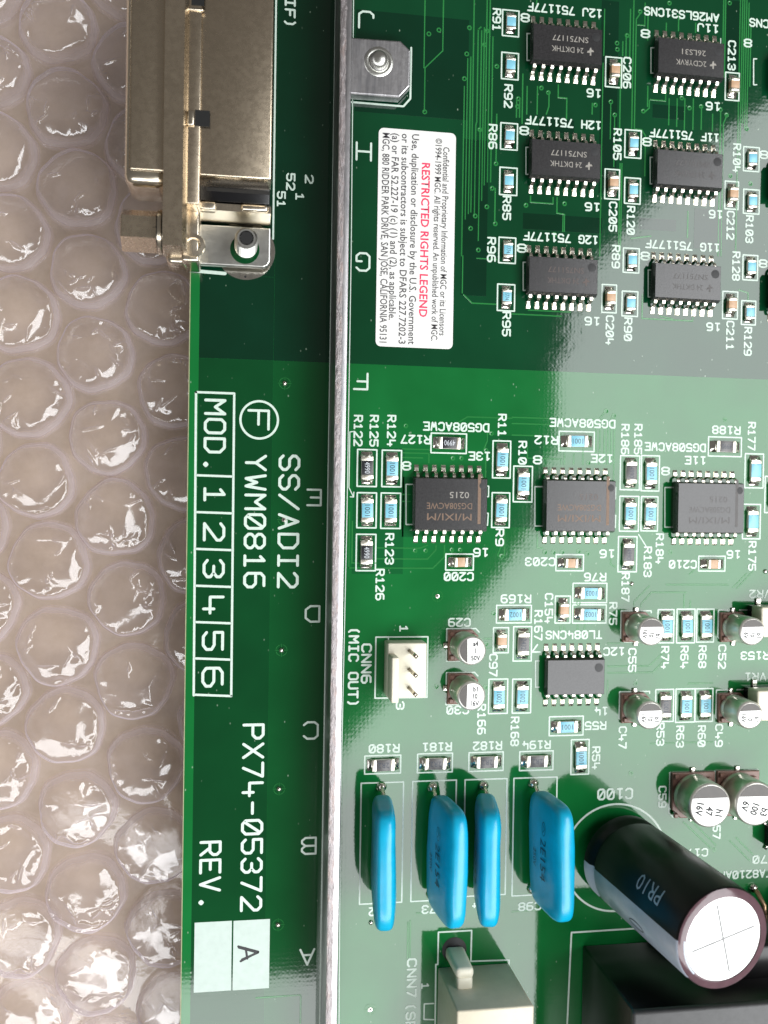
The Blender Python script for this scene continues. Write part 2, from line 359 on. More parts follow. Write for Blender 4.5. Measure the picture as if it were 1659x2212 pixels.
def font_mesh(txt, height, mat, width=None, bold=0.0, align='CENTER', squeeze=1.0):
    """text in Blender's own face, letters `height` mm tall, optionally fitted to `width` mm, centred at the origin"""
    cu = bpy.data.curves.new('lettering', 'FONT'); cu.body = txt; cu.size = 1.0; cu.align_x = 'LEFT'; cu.offset = bold; cu.resolution_u = 2
    ob = bpy.data.objects.new('lettering', cu); COL.objects.link(ob)
    me = bpy.data.meshes.new_from_object(ob.evaluated_get(bpy.context.evaluated_depsgraph_get()))
    bpy.data.objects.remove(ob); bpy.data.curves.remove(cu)
    xs = [v.co.x for v in me.vertices]; x0, x1 = min(xs), max(xs)
    sy = height / .70; sx = (width / (x1 - x0)) if width else sy * squeeze
    for v in me.vertices:
        v.co.x = (v.co.x - (x0 + x1) / 2) * sx * S; v.co.y = (v.co.y - .35) * sy * S
    me.materials.clear(); me.materials.append(MAT[mat]); me.update(); me.name = 'lettering'
    return me

# ------------------------------------------------------------------ the bench under the wrap
bench = link('bench_top', box_mesh('bench_top', -90, 130, -130, 130, -22, -16, 'bench'), None); tag(bench, 'beige mottled bench top under the bubble wrap', None, None, 'structure')

# ------------------------------------------------------------------ circuit board
BX0 = at(401, 1300).x; BX1, BY0, BY1 = 125.0, -115.0, 105.0
board = thing('circuit_board', 'large green circuit board with white lettering lying on bubble wrap', 'circuit board', (0, 0, 0))
link('laminate', box_mesh('laminate', BX0, BX1, BY0, BY1, -1.6, -.03, 'laminate_edge'), board)
link('solder_mask', box_mesh('solder_mask', BX0 + .12, BX1 - .1, BY0 + .1, BY1 - .1, -.03, 0, 'mask_bare'), board)
BARX0, BARX1 = at(718, 1106).x, at(733, 1106).x
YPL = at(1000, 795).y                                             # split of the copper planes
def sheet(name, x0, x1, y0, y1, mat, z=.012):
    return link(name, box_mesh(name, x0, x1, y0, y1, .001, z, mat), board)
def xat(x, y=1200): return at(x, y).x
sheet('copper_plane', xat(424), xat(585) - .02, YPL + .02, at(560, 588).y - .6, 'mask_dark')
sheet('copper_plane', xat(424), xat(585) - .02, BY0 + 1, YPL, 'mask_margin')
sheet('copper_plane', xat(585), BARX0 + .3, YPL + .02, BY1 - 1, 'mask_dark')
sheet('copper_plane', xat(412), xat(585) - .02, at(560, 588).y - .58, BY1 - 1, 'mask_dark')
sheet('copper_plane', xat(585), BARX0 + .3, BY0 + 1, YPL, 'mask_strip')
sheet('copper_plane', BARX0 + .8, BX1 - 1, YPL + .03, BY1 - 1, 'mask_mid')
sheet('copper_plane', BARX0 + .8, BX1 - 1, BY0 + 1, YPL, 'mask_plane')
# darker copper fills inside the upper field and the E row
for b in ((1165, 255, 1240, 290), (1300, 0, 1330, 420), (1570, 0, 1598, 160), (1410, 225, 1480, 260), (1130, 460, 1300, 505), (1380, 470, 1460, 500), (770, 20, 1010, 260), (1000, 300, 1050, 640), (1500, 450, 1560, 540)):
    p0, p1 = at(b[0], b[1]), at(b[2], b[3]); sheet('copper_fill', min(p0.x, p1.x), max(p0.x, p1.x), min(p0.y, p1.y), max(p0.y, p1.y), 'mask_dark', .024)
for b in ((764, 966, 870, 1240), (1050, 940, 1170, 1140), (870, 1030, 900, 1160)):
    p0, p1 = at(b[0], b[1]), at(b[2], b[3]); sheet('copper_fill', min(p0.x, p1.x), max(p0.x, p1.x), min(p0.y, p1.y), max(p0.y, p1.y), 'mask_fill', .024)

# traces: low ridges of copper under the mask
TZ = .030
def trace(pts, w=.16, snap=True):
    ps = [at(*p) for p in pts]
    if snap:
        for a, b in zip(ps[:-1], ps[1:]):
            if abs(b.x - a.x) < .25 * abs(b.y - a.y): b.x = a.x
            elif abs(b.y - a.y) < .12 * abs(b.x - a.x): b.y = a.y
    o = ps[0]; V, Fc = [], []
    for i, (a, b) in enumerate(zip(ps[:-1], ps[1:])):
        dx, dy = b.x - a.x, b.y - a.y; L = math.hypot(dx, dy) or 1e-6; nx, ny = -dy / L, dx / L; k = len(V); e = w * .3; z = TZ + .0012 * (i % 5)
        ex, ey = dx / L * w * .4, dy / L * w * .4
        A = (a.x - o.x - ex, a.y - o.y - ey); Bp = (b.x - o.x + ex, b.y - o.y + ey)
        for q in (A, Bp):
            V += [(q[0] + nx * w * .7, q[1] + ny * w * .7, 0), (q[0] + nx * w * .4, q[1] + ny * w * .4, z), (q[0] - nx * w * .4, q[1] - ny * w * .4, z), (q[0] - nx * w * .7, q[1] - ny * w * .7, 0)]
        Fc += [(k, k + 4, k + 5, k + 1), (k + 1, k + 5, k + 6, k + 2), (k + 2, k + 6, k + 7, k + 3), (k, k + 1, k + 2, k + 3), (k + 7, k + 6, k + 5, k + 4)]
    link('trace', fix(mesh_from('trace', V, Fc, 'mask_trace')), board, (o.x, o.y, .004))
VIA = lathe_mesh('via', [(.36, 0), (.34, .03), (.22, .034), (.14, .01)], 'mask_trace', 14, cap=False)
VIA_HOLE = None
def via(x, y): link('via', VIA, board, (*at(x, y).xy, .006))
TR = {
 (1, 0): [[(1215, 0), (1215, 330), (1095, 440), (1095, 720)], [(1350, 560), (1345, 1659)], [(1372, 380), (1368, 1420)], [(1392, 370), (1388, 1385)], [(1414, 0), (1408, 1375)], [(1440, 190), (1438, 790), (1424, 810), (1422, 1400)], [(1440, 190), (1458, 175)], [(1462, 200), (1458, 1560)], [(1480, 180), (1476, 1300)], [(1498, 0), (1492, 1200)], [(1518, 0), (1512, 1180)], [(1535, 240), (1530, 1180)], [(1560, 740), (1556, 1050)], [(1095, 0), (1092, 440)], [(1550, 1220), (1550, 1440)]],
 (1, 1): [[(1340, 0), (1340, 240)], [(1345, 250), (1400, 305), (1560, 310)], [(1430, 15), (1560, 15)], [(1290, 1090), (1370, 1042), (1659, 1042)], [(950, 1275), (1120, 1278), (1120, 1340)], [(950, 1305), (1080, 1305)], [(1390, 1090), (1500, 1090), (1505, 1200), (1475, 1255)], [(950, 1250), (1130, 1250)], [(600, 1300), (600, 1500)], [(950, 1590), (1000, 1590)], [(950, 1545), (1000, 1545)], [(1490, 1270), (1490, 1440)]],
 (1, 2): [[(780, 232), (1060, 232), (1110, 215)], [(780, 303), (1110, 303), (1165, 245), (1165, 215)], [(600, 362), (1145, 362), (1220, 290), (1220, 215)], [(600, 362), (580, 150), (580, 0)], [(625, 60), (625, 330), (780, 345)], [(1590, 215), (1565, 280), (1590, 300), (1610, 280), (1610, 120)], [(1120, 895), (1195, 825)], [(1120, 955), (1210, 870)], [(1480, 820), (1530, 820)], [(1480, 880), (1530, 880)], [(1270, 240), (1270, 265)], [(1480, 1140), (1520, 1140)]],
 (1, 3): [[(1000, 990), (1000, 1230)], [(985, 1000), (985, 1230)], [(1040, 940), (1200, 940)], [(290, 1480), (290, 1659)], [(0, 1490), (290, 1480)]],
 (2, 0): [[(590, 410), (580, 1659)], [(600, 60), (598, 360)], [(705, 380), (702, 830)], [(718, 270), (716, 360)], [(740, 225), (740, 370)], [(768, 60), (765, 370)], [(790, 0), (786, 840)], [(805, 130), (802, 850)], [(815, 160), (860, 160), (862, 20)], [(835, 80), (805, 125)], [(882, 60), (880, 260)], [(700, 1060), (700, 1659)], [(712, 1060), (712, 1659)], [(860, 1140), (860, 880), (840, 840), (800, 840)], [(1352, 720), (1345, 1659)], [(1372, 0), (1372, 480)], [(1385, 0), (1380, 500)], [(1395, 740), (1370, 800), (1365, 1659)], [(1480, 0), (1478, 780), (1465, 800), (1465, 1659)], [(1495, 0), (1490, 790), (1478, 810), (1478, 1100)], [(1508, 0), (1505, 800)], [(1522, 0), (1518, 830)], [(1536, 20), (1530, 830)], [(1548, 170), (1545, 560)], [(165, 560), (165, 740)], [(98, 560), (98, 740)], [(300, 550), (305, 632), (355, 635), (355, 770)], [(240, 590), (222, 690), (222, 740)], [(640, 670), (636, 900)], [(665, 750), (660, 1080)], [(890, 645), (890, 700), (855, 730)], [(890, 645), (995, 650), (995, 600)], [(1018, 640), (1018, 810)], [(1070, 640), (1070, 820)], [(1120, 640), (1120, 840)], [(1175, 640), (1175, 840)], [(1228, 690), (1228, 840)], [(1300, 740), (1300, 850)], [(120, 1270), (120, 1310), (265, 1320), (265, 1280)], [(292, 1280), (290, 1380), (340, 1390), (340, 1500)], [(160, 0), (160, 30)], [(330, 1400), (330, 1500)], [(880, 560), (870, 690)], [(1000, 150), (1000, 200)], [(1080, 100), (1080, 200)], [(1190, 150), (1185, 210)], [(520, 670), (520, 740)], [(30, 640), (30, 760)], [(70, 480), (70, 800)], [(50, 650), (50, 760)], [(1140, 1370), (1140, 1540)], [(900, 1530), (770, 1545)]],
 (2, 1): [[(105, 350), (378, 385)], [(0, 375), (320, 385)], [(845, 250), (845, 405), (1170, 435), (1170, 400)], [(960, 390), (1042, 408)], [(1120, 410), (1120, 420)], [(0, 1045), (560, 1045)], [(0, 1085), (550, 1085)], [(0, 1160), (300, 1160)], [(105, 1310), (320, 1310), (320, 1350)], [(340, 1280), (345, 1350)], [(545, 1110), (545, 1350)], [(570, 1110), (570, 1350)], [(600, 1100), (600, 1350)], [(622, 1080), (622, 1350)], [(645, 1050), (645, 1350)], [(665, 1040), (662, 1500)], [(100, 1240), (105, 1310)], [(400, 1280), (400, 1350)], [(460, 1250), (460, 1350)], [(570, 1050), (610, 1000)], [(1470, 220), (1530, 240), (1530, 290)]],
 (2, 2): [[(790, 610), (790, 580), (890, 478)], [(835, 620), (835, 595), (905, 520)], [(890, 995), (985, 905)], [(910, 1040), (1000, 945)], [(1115, 535), (1115, 620)], [(1155, 575), (1155, 620)], [(620, 1000), (880, 1000)], [(620, 1042), (900, 1042)], [(620, 850), (700, 850)], [(1430, 490), (1520, 400)], [(1455, 495), (1560, 385)], [(1150, 405), (1180, 375)], [(640, 290), (635, 340), (670, 355)], [(165, 130), (165, 230), (200, 235)], [(1140, 1110), (1300, 1110)], [(620, 1090), (620, 1200)], [(315, 740), (315, 770)], [(340, 740), (340, 770)], [(425, 730), (425, 770)], [(470, 730), (470, 770)], [(900, 1500), (1300, 1490)], [(1000, 470), (1400, 470)], [(900, 520), (1130, 520)]],
 (2, 3): [[(1110, 350), (1290, 520)], [(1150, 330), (1320, 500)], [(1410, 470), (1540, 600)], [(1450, 450), (1560, 560)], [(0, 930), (160, 930)]],
}
for (c, r), lst in TR.items():
    for ln in lst: trace([T(c, r, *p) for p in ln])
for c, r, pts in ((1, 0, [(1093, 725), (1365, 350), (1350, 510), (1383, 180), (1497, 200), (1120, 220), (1185, 195), (1450, 840), (1555, 1060), (1530, 1220), (1495, 1340), (1550, 1450), (1390, 1480), (1420, 1400), (1440, 1620), (1560, 430), (1480, 290)]),
                  (2, 0, [(235, 600), (640, 660), (665, 745), (850, 720), (745, 230), (830, 75), (682, 320), (680, 280), (190, 570), (1100, 635), (1225, 690), (1150, 700), (1350, 710), (1390, 745), (540, 680), (35, 690), (40, 640), (1520, 835), (1410, 20), (1020, 20), (1545, 1190), (1415, 1140), (275, 1520), (90, 1330), (340, 1320)]),
                  (1, 2, [(1030, 250), (1098, 250), (1268, 245), (1322, 245), (1590, 285), (1540, 655), (1490, 855), (1170, 1130), (1487, 1135)]), (1, 1, [(1275, 1310), (1330, 1310), (1525, 1150), (1490, 1260), (970, 1100)]),
                  (2, 1, [(610, 1005), (660, 1035), (590, 1070), (640, 1080), (1380, 1060), (495, 1340)]), (2, 2, [(212, 260), (268, 260), (325, 260), (430, 255), (487, 270), (800, 1110), (430, 592), (1025, 260)]), (2, 3, [(1310, 530), (770, 35)])):
    for p in pts: via(*T(c, r, *p))
# plated through-holes with spoked reliefs
REL = [[(.75 * math.cos(a + i * math.pi / 2 + .25 + j * .35), .75 * math.sin(a + i * math.pi / 2 + .25 + j * .35)) for j in range(4)] for a in (0,) for i in range(4)]
HOLE = lathe_mesh('plated_hole', [(.30, 0), (.28, .05), (.17, .06), (.13, .02)], 'tin', 16, cap=False)
DARK = lathe_mesh('hole', [(.16, 0), (.15, .012)], 'hole_black', 12)
BEAD = blob_mesh('solder_bead', .34, .34, .3, 'solder')
for c, r, x, y, full in ((1, 1, 187, 825, 1), (1, 2, 165, 895, 1), (1, 2, 180, 50, 0), (1, 3, 150, 135, 1), (1, 3, 143, 1015, 1), (1, 2, 1175, 545, 0), (1, 3, 740, 1565, 0)):
    p = at(*T(c, r, x, y))
    link('relief_ring', strokes_mesh('relief_ring', REL + [[(0, .35), (0, .85)], [(0, -.35), (0, -.85)], [(.35, 0), (.85, 0)], [(-.35, 0), (-.85, 0)]], .07, 'mask_trace'), board, (p.x, p.y, .04))
    link('plated_hole', HOLE, board, (p.x, p.y, .03)); link('hole', DARK, board, (p.x, p.y, .03))
    if full: link('solder_bead', BEAD, board, (p.x, p.y, .06))
for c, r, x, y in ((2, 2, 775, 465), (2, 2, 1640, 385), (1, 3, 745, 1000)):
    p = at(*T(c, r, x, y)); link('solder_bead', BEAD, board, (p.x, p.y, .03))

# ---- printed lettering of the left margin and the fields
def big(txt, b, d='d'): silk_text(txt, d, b, None, .38)
big('MOD.', tb(0, 1, 1320, 935, 1465, 1395))
for ch, b in (('1', tb(0, 1, 1318, 1492, 1463, 1598)), ('2', tb(0, 2, 1315, 75, 1460, 182)), ('3', tb(0, 2, 1313, 313, 1457, 420)), ('4', tb(0, 2, 1310, 545, 1455, 655)), ('5', tb(0, 2, 1308, 780, 1452, 890)), ('6', tb(0, 2, 1305, 1012, 1450, 1128))):
    big(ch, b)
def quad_on(px): return px
xl = lambda y: 423.5 - (y - 850) * 0.0078
xr = lambda y: 506.0 - (y - 850) * 0.0100
for y0 in (848.5, 1028, 1107.5, 1187, 1266.5, 1345, 1423.5, 1502): silk_lines([[(xl(y0), y0 - 1.5), (xr(y0), y0 + 1.5)]], .3)
silk_lines([[(xl(848.5), 847), (xl(1502), 1502)]], .3); silk_lines([[(xr(848.5), 850), (xr(1502), 1502)]], .3)
big('SS/ADI2', (600, 985, 647, 1268)); big('YWM0816', (527, 985, 575, 1268)); big('PX74-05372', (521, 1566, 569, 1966)); big('REV.', (430, 1819, 478, 1962))
c = at(560, 907); link('printed_circle', strokes_mesh('printed_circle', [[(2.5 * math.cos(a * math.pi / 24), 2.5 * math.sin(a * math.pi / 24)) for a in range(49)]], .3, 'silk'), board, (c.x, c.y, SILK_Z - .012))
silk_text('F', 'd', (534, 887, 583, 927), None, .34)
for ch, b in (('J', tb(1, 0, 668, 70, 760, 190)), ('H', tb(1, 0, 652, 920, 745, 1045)), ('G', (770, 545, 798, 587)), ('F', tb(1, 1, 635, 755, 722, 870)), ('E', tb(1, 1, 333, 1508, 420, 1622)), ('D', tb(1, 2, 322, 603, 410, 717)), ('C', tb(1, 2, 310, 1355, 400, 1475)), ('B', tb(1, 3, 298, 445, 387, 562)), ('A', tb(1, 3, 287, 1168, 377, 1280))):
    silk_text(ch, 'u', b, None, .28)
silk_text('UNIF)', 'd', (615, -47, 639, 60)); silk_text('2', 'd', tb(1, 0, 316, 1138, 374, 1186)); silk_text('52', 'd', tb(1, 0, 195, 1128, 255, 1230)); silk_text('1', 'd', tb(1, 0, 255, 1252, 313, 1298)); silk_text('51', 'd', tb(1, 0, 135, 1245, 193, 1340))
silk_lines([[(726, -30), (690, 2240)]], .22, 'printed_line'); silk_lines([[(764, -30), (758.5, 553), (749.5, 1106), (735.5, 1750), (732, 2240)]], .12, 'printed_line')
silk_lines([[(597, -40), (590, 516)]], .24, 'printed_line'); silk_lines([[(409, 584), (486, 591)]], .45, 'printed_line')
for b in ((420.5, 1993, 499, 2139), (504.5, 1989, 581, 2134)):
    p0, p1 = at(b[0], b[1]), at(b[2], b[3]); link('white_panel', box_mesh('white_panel', p0.x, p1.x, p1.y, p0.y, .02, SILK_Z, 'silk_block'), board)
p = at(536, 2058)
o = link('handwritten_letter', strokes_mesh('handwritten_letter', [[(-1.1, -1.2), (.1, 1.35), (.95, -1.1)], [(-.7, -.25), (.75, -.2)], [(-.95, -1.15), (.15, 1.2)], [(.2, 1.3), (.75, -.9)]], .30, 'ink_black'), board, (p.x, p.y, SILK_Z + .01), (0, 0, -1.45))

# ------------------------------------------------------------------ small parts
G_RES, G_CAP, G_CHIP, G_CAN, G_FILM = 'chip resistors on the board', 'small ceramic chip capacitors on the board', 'black chips on the board', 'surface mounted electrolytic cans', 'blue film capacitors in a row'
_cache = {}
def cached(key, fn):
    if key not in _cache: _cache[key] = fn()
    return _cache[key]
def fillet_mesh(w, l, h):
    """solder wedge climbing an end cap; starts at x=0 against the cap and runs out along +x, slightly hollow"""
    n = 5; V, Fc = [], []
    for i in range(n + 1):
        t = i / n; x = l * t; z = h * (1 - t) ** 1.7 + .05; ww = w / 2 * (1 - .12 * t)
        V += [(x, -ww - .06, 0), (x, -ww, z), (x, ww, z), (x, ww + .06, 0)]
    for i in range(n):
        k = i * 4; Fc += [(k, k + 4, k + 5, k + 1), (k + 1, k + 5, k + 6, k + 2), (k + 2, k + 6, k + 7, k + 3)]
    Fc += [(0, 1, 2, 3), (n * 4 + 3, n * 4 + 2, n * 4 + 1, n * 4)]
    return fix(mesh_from('solder', V, Fc, 'solder', True))
SIZES = {'big': (3.1, 1.6, .60, .95), 'small': (2.0, 1.3, .55, .75)}
def chip_part(kind, coat, mark, c, d, label, size, group, pads):
    L, W, H, fl = SIZES[size]; fl = max(.5, min(1.3, (pads - L) / 2))
    rot = {'d': -math.pi / 2, 'u': math.pi}[d] + random.uniform(-.025, .025)
    t = thing('chip_resistor' if kind == 'r' else 'chip_capacitor', label, 'resistor' if kind == 'r' else 'capacitor', (c.x + random.uniform(-.04, .04), c.y + random.uniform(-.04, .04), .02), rot, group)
    if kind == 'r':
        link('body', cached(('rb', size), lambda: box_mesh('body', -L / 2 + .04, L / 2 - .04, -W / 2, W / 2, .04, H - .03, 'alumina', .04)), t)
        cw = L * .62
        co = link('coating', cached(('rc', size, coat), lambda: box_mesh('coating', -cw / 2, cw / 2, -W / 2 + .03, W / 2 - .03, H - .05, H + .025, coat, .03, 2)), t)
        e = L * .19
        for s in (-1, 1): link('end_cap', cached(('re', size), lambda: box_mesh('end_cap', 0, e, -W / 2 - .03, W / 2 + .03, .0, H + .01, 'end_cap', .07, 2)), t, (s * L / 2, 0, 0), (0, 0, 0 if s < 0 else math.pi))
        if mark:
            m_ = cached(('rm', mark, size, coat), lambda: font_mesh(mark, W * .46, 'mark_light' if coat == 'coat_black' else 'mark_dark', cw * .80))
            link('marking', m_, co, (0, 0, H + .031))
    else:
        hh = H + .35
        link('body', cached(('cb', size), lambda: box_mesh('body', -L / 2 + .1, L / 2 - .1, -W / 2, W / 2, .04, hh, 'ceramic_tan', .08, 2)), t)
        e = L * .26
        for s in (-1, 1): link('end_cap', cached(('ce', size), lambda: box_mesh('end_cap', 0, e, -W / 2 - .035, W / 2 + .035, .0, hh + .03, 'end_cap', .12, 2)), t, (s * L / 2, 0, 0), (0, 0, 0 if s < 0 else math.pi))
    for s in (-1, 1): link('solder', cached(('f', W, round(fl, 1), kind), lambda: fillet_mesh(W * 1.02, round(fl, 1), H * .75)), t, (s * (L / 2 - .02), 0, 0), (0, 0, 0 if s > 0 else math.pi))
    return t
COATNAME = {'coat_blue': 'light blue', 'coat_black': 'black', 'coat_grey': 'dark grey'}
def resistor(ref, b, d, coat='coat_blue', mark='1001', size='big', txt=None, where=None, box_txt=None):
    c, w, h = silk_rect(b)
    lab = f"{COATNAME[coat]} chip resistor in the printed outline {ref}" if ref else where
    chip_part('r', coat, mark, c, d, lab, size, G_RES, (h if d == 'd' else w) - .5)
    if txt: silk_text(ref, txt[0], txt[1], 1.28)
def capacitor(ref, b, d, size='small', txt=None):
    c, w, h = silk_rect(b)
    chip_part('c', None, None, c, d, f"tan ceramic chip capacitor in the printed outline {ref}", size, G_CAP, (h if d == 'd' else w) - .5)
    if txt: silk_text(ref, txt[0], txt[1], 1.28)
bl, bk, gy = 'coat_blue', 'coat_black', 'coat_grey'
# upper field
resistor('R91', (1084, 21, 1122, 80), 'd', bl, '', 'small', ('d', (1065, 20, 1081, 66)))
resistor('R92', (1082, 113, 1121, 173), 'd', bl, '', 'small', ('d', (1089, 184, 1107, 232)))
resistor('R86', (1080, 265, 1119, 325), 'd', bl, '', 'small', ('d', (1055, 270, 1074, 321)))
resistor('R85', (1078, 361, 1118, 423), 'd', bl, '', 'small', ('d', (1085, 425, 1104, 474)))
resistor('R96', (1076, 512, 1115, 570), 'd', bl, '1774', 'small', ('d', (1052, 514, 1071, 565)))
resistor('R95', (1073, 613, 1113, 673), 'd', bl, '1774', 'small', ('d', (1084, 675, 1104, 725)))
B20 = lambda *a: tb(2, 0, *a); B21 = lambda *a: tb(2, 1, *a); B22 = lambda *a: tb(2, 2, *a); B23 = lambda *a: tb(2, 3, *a)
B11 = lambda *a: tb(1, 1, *a); B12 = lambda *a: tb(1, 2, *a); B13 = lambda *a: tb(1, 3, *a)
capacitor('C206', B20(602, 368, 714, 570), 'd', 'small', ('d', B20(718, 375, 772, 570)))
capacitor('C213', B20(1378, 468, 1475, 655), 'd', 'small', ('d', B20(1397, 268, 1450, 452)))
resistor('R105', B20(727, 840, 840, 1028), 'd', bl, '', 'small', ('d', B20(655, 838, 710, 1033)))
capacitor('C205', B20(597, 1094, 700, 1295), 'd', 'small', ('d', B20(622, 1312, 685, 1497)))
resistor('R120', B20(725, 1150, 835, 1325), 'd', bl, '', 'small', ('d', B20(742, 1340, 797, 1518)))
capacitor('C212', B20(1375, 1172, 1470, 1360), 'd', 'small', ('d', B20(1388, 1372, 1442, 1550)))
resistor('R104', B20(1495, 950, 1605, 1115), 'd', bl, '', 'small', ('d', B20(1430, 935, 1482, 1115)))
resistor('R103', B20(1495, 1225, 1605, 1390), 'd', bl, '', 'small', ('d', B20(1510, 1400, 1565, 1572)))
resistor('R89', B20(716, 1605, 827, 1772), 'd', bl, '', 'small', ('d', B20(645, 1593, 700, 1735)))
resistor('R128', B20(1491, 1650, 1595, 1820), 'd', bl, '', 'small', ('d', B20(1425, 1635, 1478, 1815)))
capacitor('C204', B21(578, 182, 680, 372), 'd', 'small', ('d', B21(603, 390, 662, 572)))
resistor('R90', B21(708, 225, 818, 395), 'd', bl, '', 'small', ('d', B21(722, 403, 780, 547)))
capacitor('C211', B21(1360, 227, 1465, 412), 'd', 'small', ('d', B21(1385, 425, 1440, 607)))
resistor('R129', B21(1482, 287, 1582, 450), 'd', bl, '', 'small', ('d', B21(1500, 465, 1555, 642)))
# E row
resistor('R125', B11(652, 1250, 786, 1498), 'd', bk, '4990', 'big', ('d', B11(735, 1035, 795, 1230)))
resistor('R124', B11(812, 1255, 946, 1500), 'd', bl, '1001', 'big', ('d', B11(848, 1035, 908, 1230)))
resistor('R122', B11(650, 1530, 784, 1766), 'd', bl, '1001', 'big', ('d', B11(632, 1035, 692, 1228)))
resistor('R123', B11(805, 1532, 940, 1770), 'd', bl, '1001', 'big', ('d', B12(835, 142, 895, 335)))
resistor('R126', B12(645, 140, 780, 385), 'd', bk, '4990', 'big', ('d', B12(775, 373, 832, 567)))
resistor('R127', B11(1130, 1146, 1368, 1282), 'u', bk, '4990', 'big', ('u', B11(942, 1160, 1128, 1218)))
silk_lines([[T(1, 1, 635, 1137), T(1, 1, 608, 1140), T(1, 1, 602, 1500), T(1, 1, 632, 1562)]], .14); silk_lines([[T(1, 1, 610, 1560), T(1, 1, 632, 1562), T(1, 1, 634, 1530)]], .14)
resistor('R11', (1063, 951, 1104, 1034), 'd', bl, '1001', 'big', ('d', B11(1565, 1028, 1625, 1167)))
resistor('R10', B21(5, 1358, 135, 1598), 'd', bl, '1001', 'big', ('d', B21(38, 1203, 98, 1347)))
resistor('R9', (1061, 1063, 1102, 1141), 'd', bl, '1001', 'big', ('d', B12(1548, 112, 1610, 216)))
resistor('R12', B21(300, 1134, 537, 1270), 'u', bl, '1001', 'big', ('u', B21(150, 1164, 294, 1222)))
resistor('R186', B21(697, 1290, 830, 1520), 'd', gy, '4990', 'big', ('d', B21(703, 1093, 762, 1282)))
resistor('R185', B21(833, 1290, 958, 1527), 'd', bl, '1001', 'big', ('d', B21(787, 1093, 846, 1282)))
resistor('R184', B21(692, 1553, 824, 1788), 'd', bl, '1001', 'big', ('d', B22(925, 143, 987, 332)))
resistor('R183', B21(832, 1555, 948, 1786), 'd', bl, '1001', 'big', ('d', B22(847, 228, 910, 417)))
resistor('R187', B22(683, 155, 812, 392), 'd', gy, '4990', 'big', ('d', B22(705, 398, 764, 577)))
silk_lines([[T(2, 2, 820, 145), T(2, 2, 870, 225)]], .16)
resistor('R188', B21(1268, 1170, 1490, 1303), 'u', gy, '4990', 'big', ('u', B21(1300, 1100, 1476, 1157)))
resistor('R177', B21(1505, 1278, 1632, 1507), 'd', bl, '', 'big', ('d', B21(1522, 1080, 1582, 1257)))
resistor('R175', B21(1490, 1605, 1612, 1837), 'd', bl, '', 'big', ('d', B22(1525, 193, 1586, 375)))
resistor(None, B21(1634, 1425, 1760, 1668), 'd', bl, '', 'big', None, 'chip resistor cut by the picture edge, beside the outlines R177 and R175')
capacitor('C200', B12(1225, 268, 1413, 381), 'u', 'small', ('u', B12(1222, 388, 1406, 448)))
capacitor('C203', B22(280, 272, 467, 385), 'u', 'small', ('u', B22(88, 293, 276, 351)))
capacitor('C210', B22(1205, 282, 1384, 387), 'u', 'small', ('u', B22(1020, 310, 1192, 368)))
# C row
resistor('R76', B22(390, 457, 618, 592), 'u', bl, '1003', 'big', ('u', B22(470, 393, 606, 449)))
resistor('R75', B22(388, 597, 614, 724), 'u', bl, '1003', 'big', ('d', B22(625, 588, 683, 727)))
capacitor('C154', B22(275, 540, 381, 724), 'd', 'small', ('d', B22(210, 530, 266, 717)))
resistor('R169', (1071, 1306, 1149, 1347), 'u', bl, '1002', 'big', ('u', (1083, 1284, 1146, 1303)))
capacitor('C97', B12(1533, 745, 1640, 917), 'd', 'small', ('d', B12(1508, 923, 1566, 1062)))
resistor('R167', B22(4, 738, 130, 970), 'd', gy, '2432', 'big', ('d', B22(140, 640, 200, 828)))
resistor('R166', B12(1503, 1078, 1634, 1310), 'd', bl, '1002', 'big', ('d', B12(1430, 1248, 1492, 1437)))
resistor('R168', B22(-2, 1078, 126, 1307), 'd', bl, '1002', 'big', ('d', B22(-12, 1330, 47, 1512)))
resistor('R55', B22(237, 1320, 465, 1452), 'u', bl, '1001', 'big', ('u', B22(475, 1356, 606, 1410)))
resistor('R54', B22(378, 1470, 502, 1704), 'd', bl, '1001', 'big', ('d', B22(512, 1523, 575, 1662)))
resistor('R194', B22(45, 1545, 270, 1677), 'u', gy, '2R2', 'big', ('u', B22(70, 1480, 246, 1537)))
resistor('R180', B12(700, 1573, 942, 1699), 'u', gy, '2R2', 'big', ('u', B12(735, 1503, 926, 1561)))
resistor('R181', B12(1042, 1560, 1277, 1691), 'u', gy, '2R2', 'big', ('u', B12(1080, 1493, 1265, 1550)))
resistor('R182', B12(1375, 1552, 1606, 1682), 'u', gy, '2R2', 'big', ('u', B12(1410, 1486, 1590, 1542)))
for ref, b, coat, tx in (('R74', (940, 628, 1052, 852), bl, (960, 873, 1020, 1012)), ('R64', (1063, 625, 1188, 852), bl, (1086, 871, 1145, 1010)), ('R68', (1192, 625, 1311, 847), bl, (1204, 868, 1261, 1007)),
                         ('R53', (925, 1145, 1050, 1362), gy, (930, 1370, 990, 1510)), ('R63', (1056, 1142, 1188, 1366), bl, (1059, 1388, 1116, 1522)), ('R60', (1182, 1140, 1304, 1362), bl, (1199, 1386, 1256, 1517))):
    resistor(ref, B22(*b), 'd', coat, '1001', 'big', ('d', B22(*tx)))

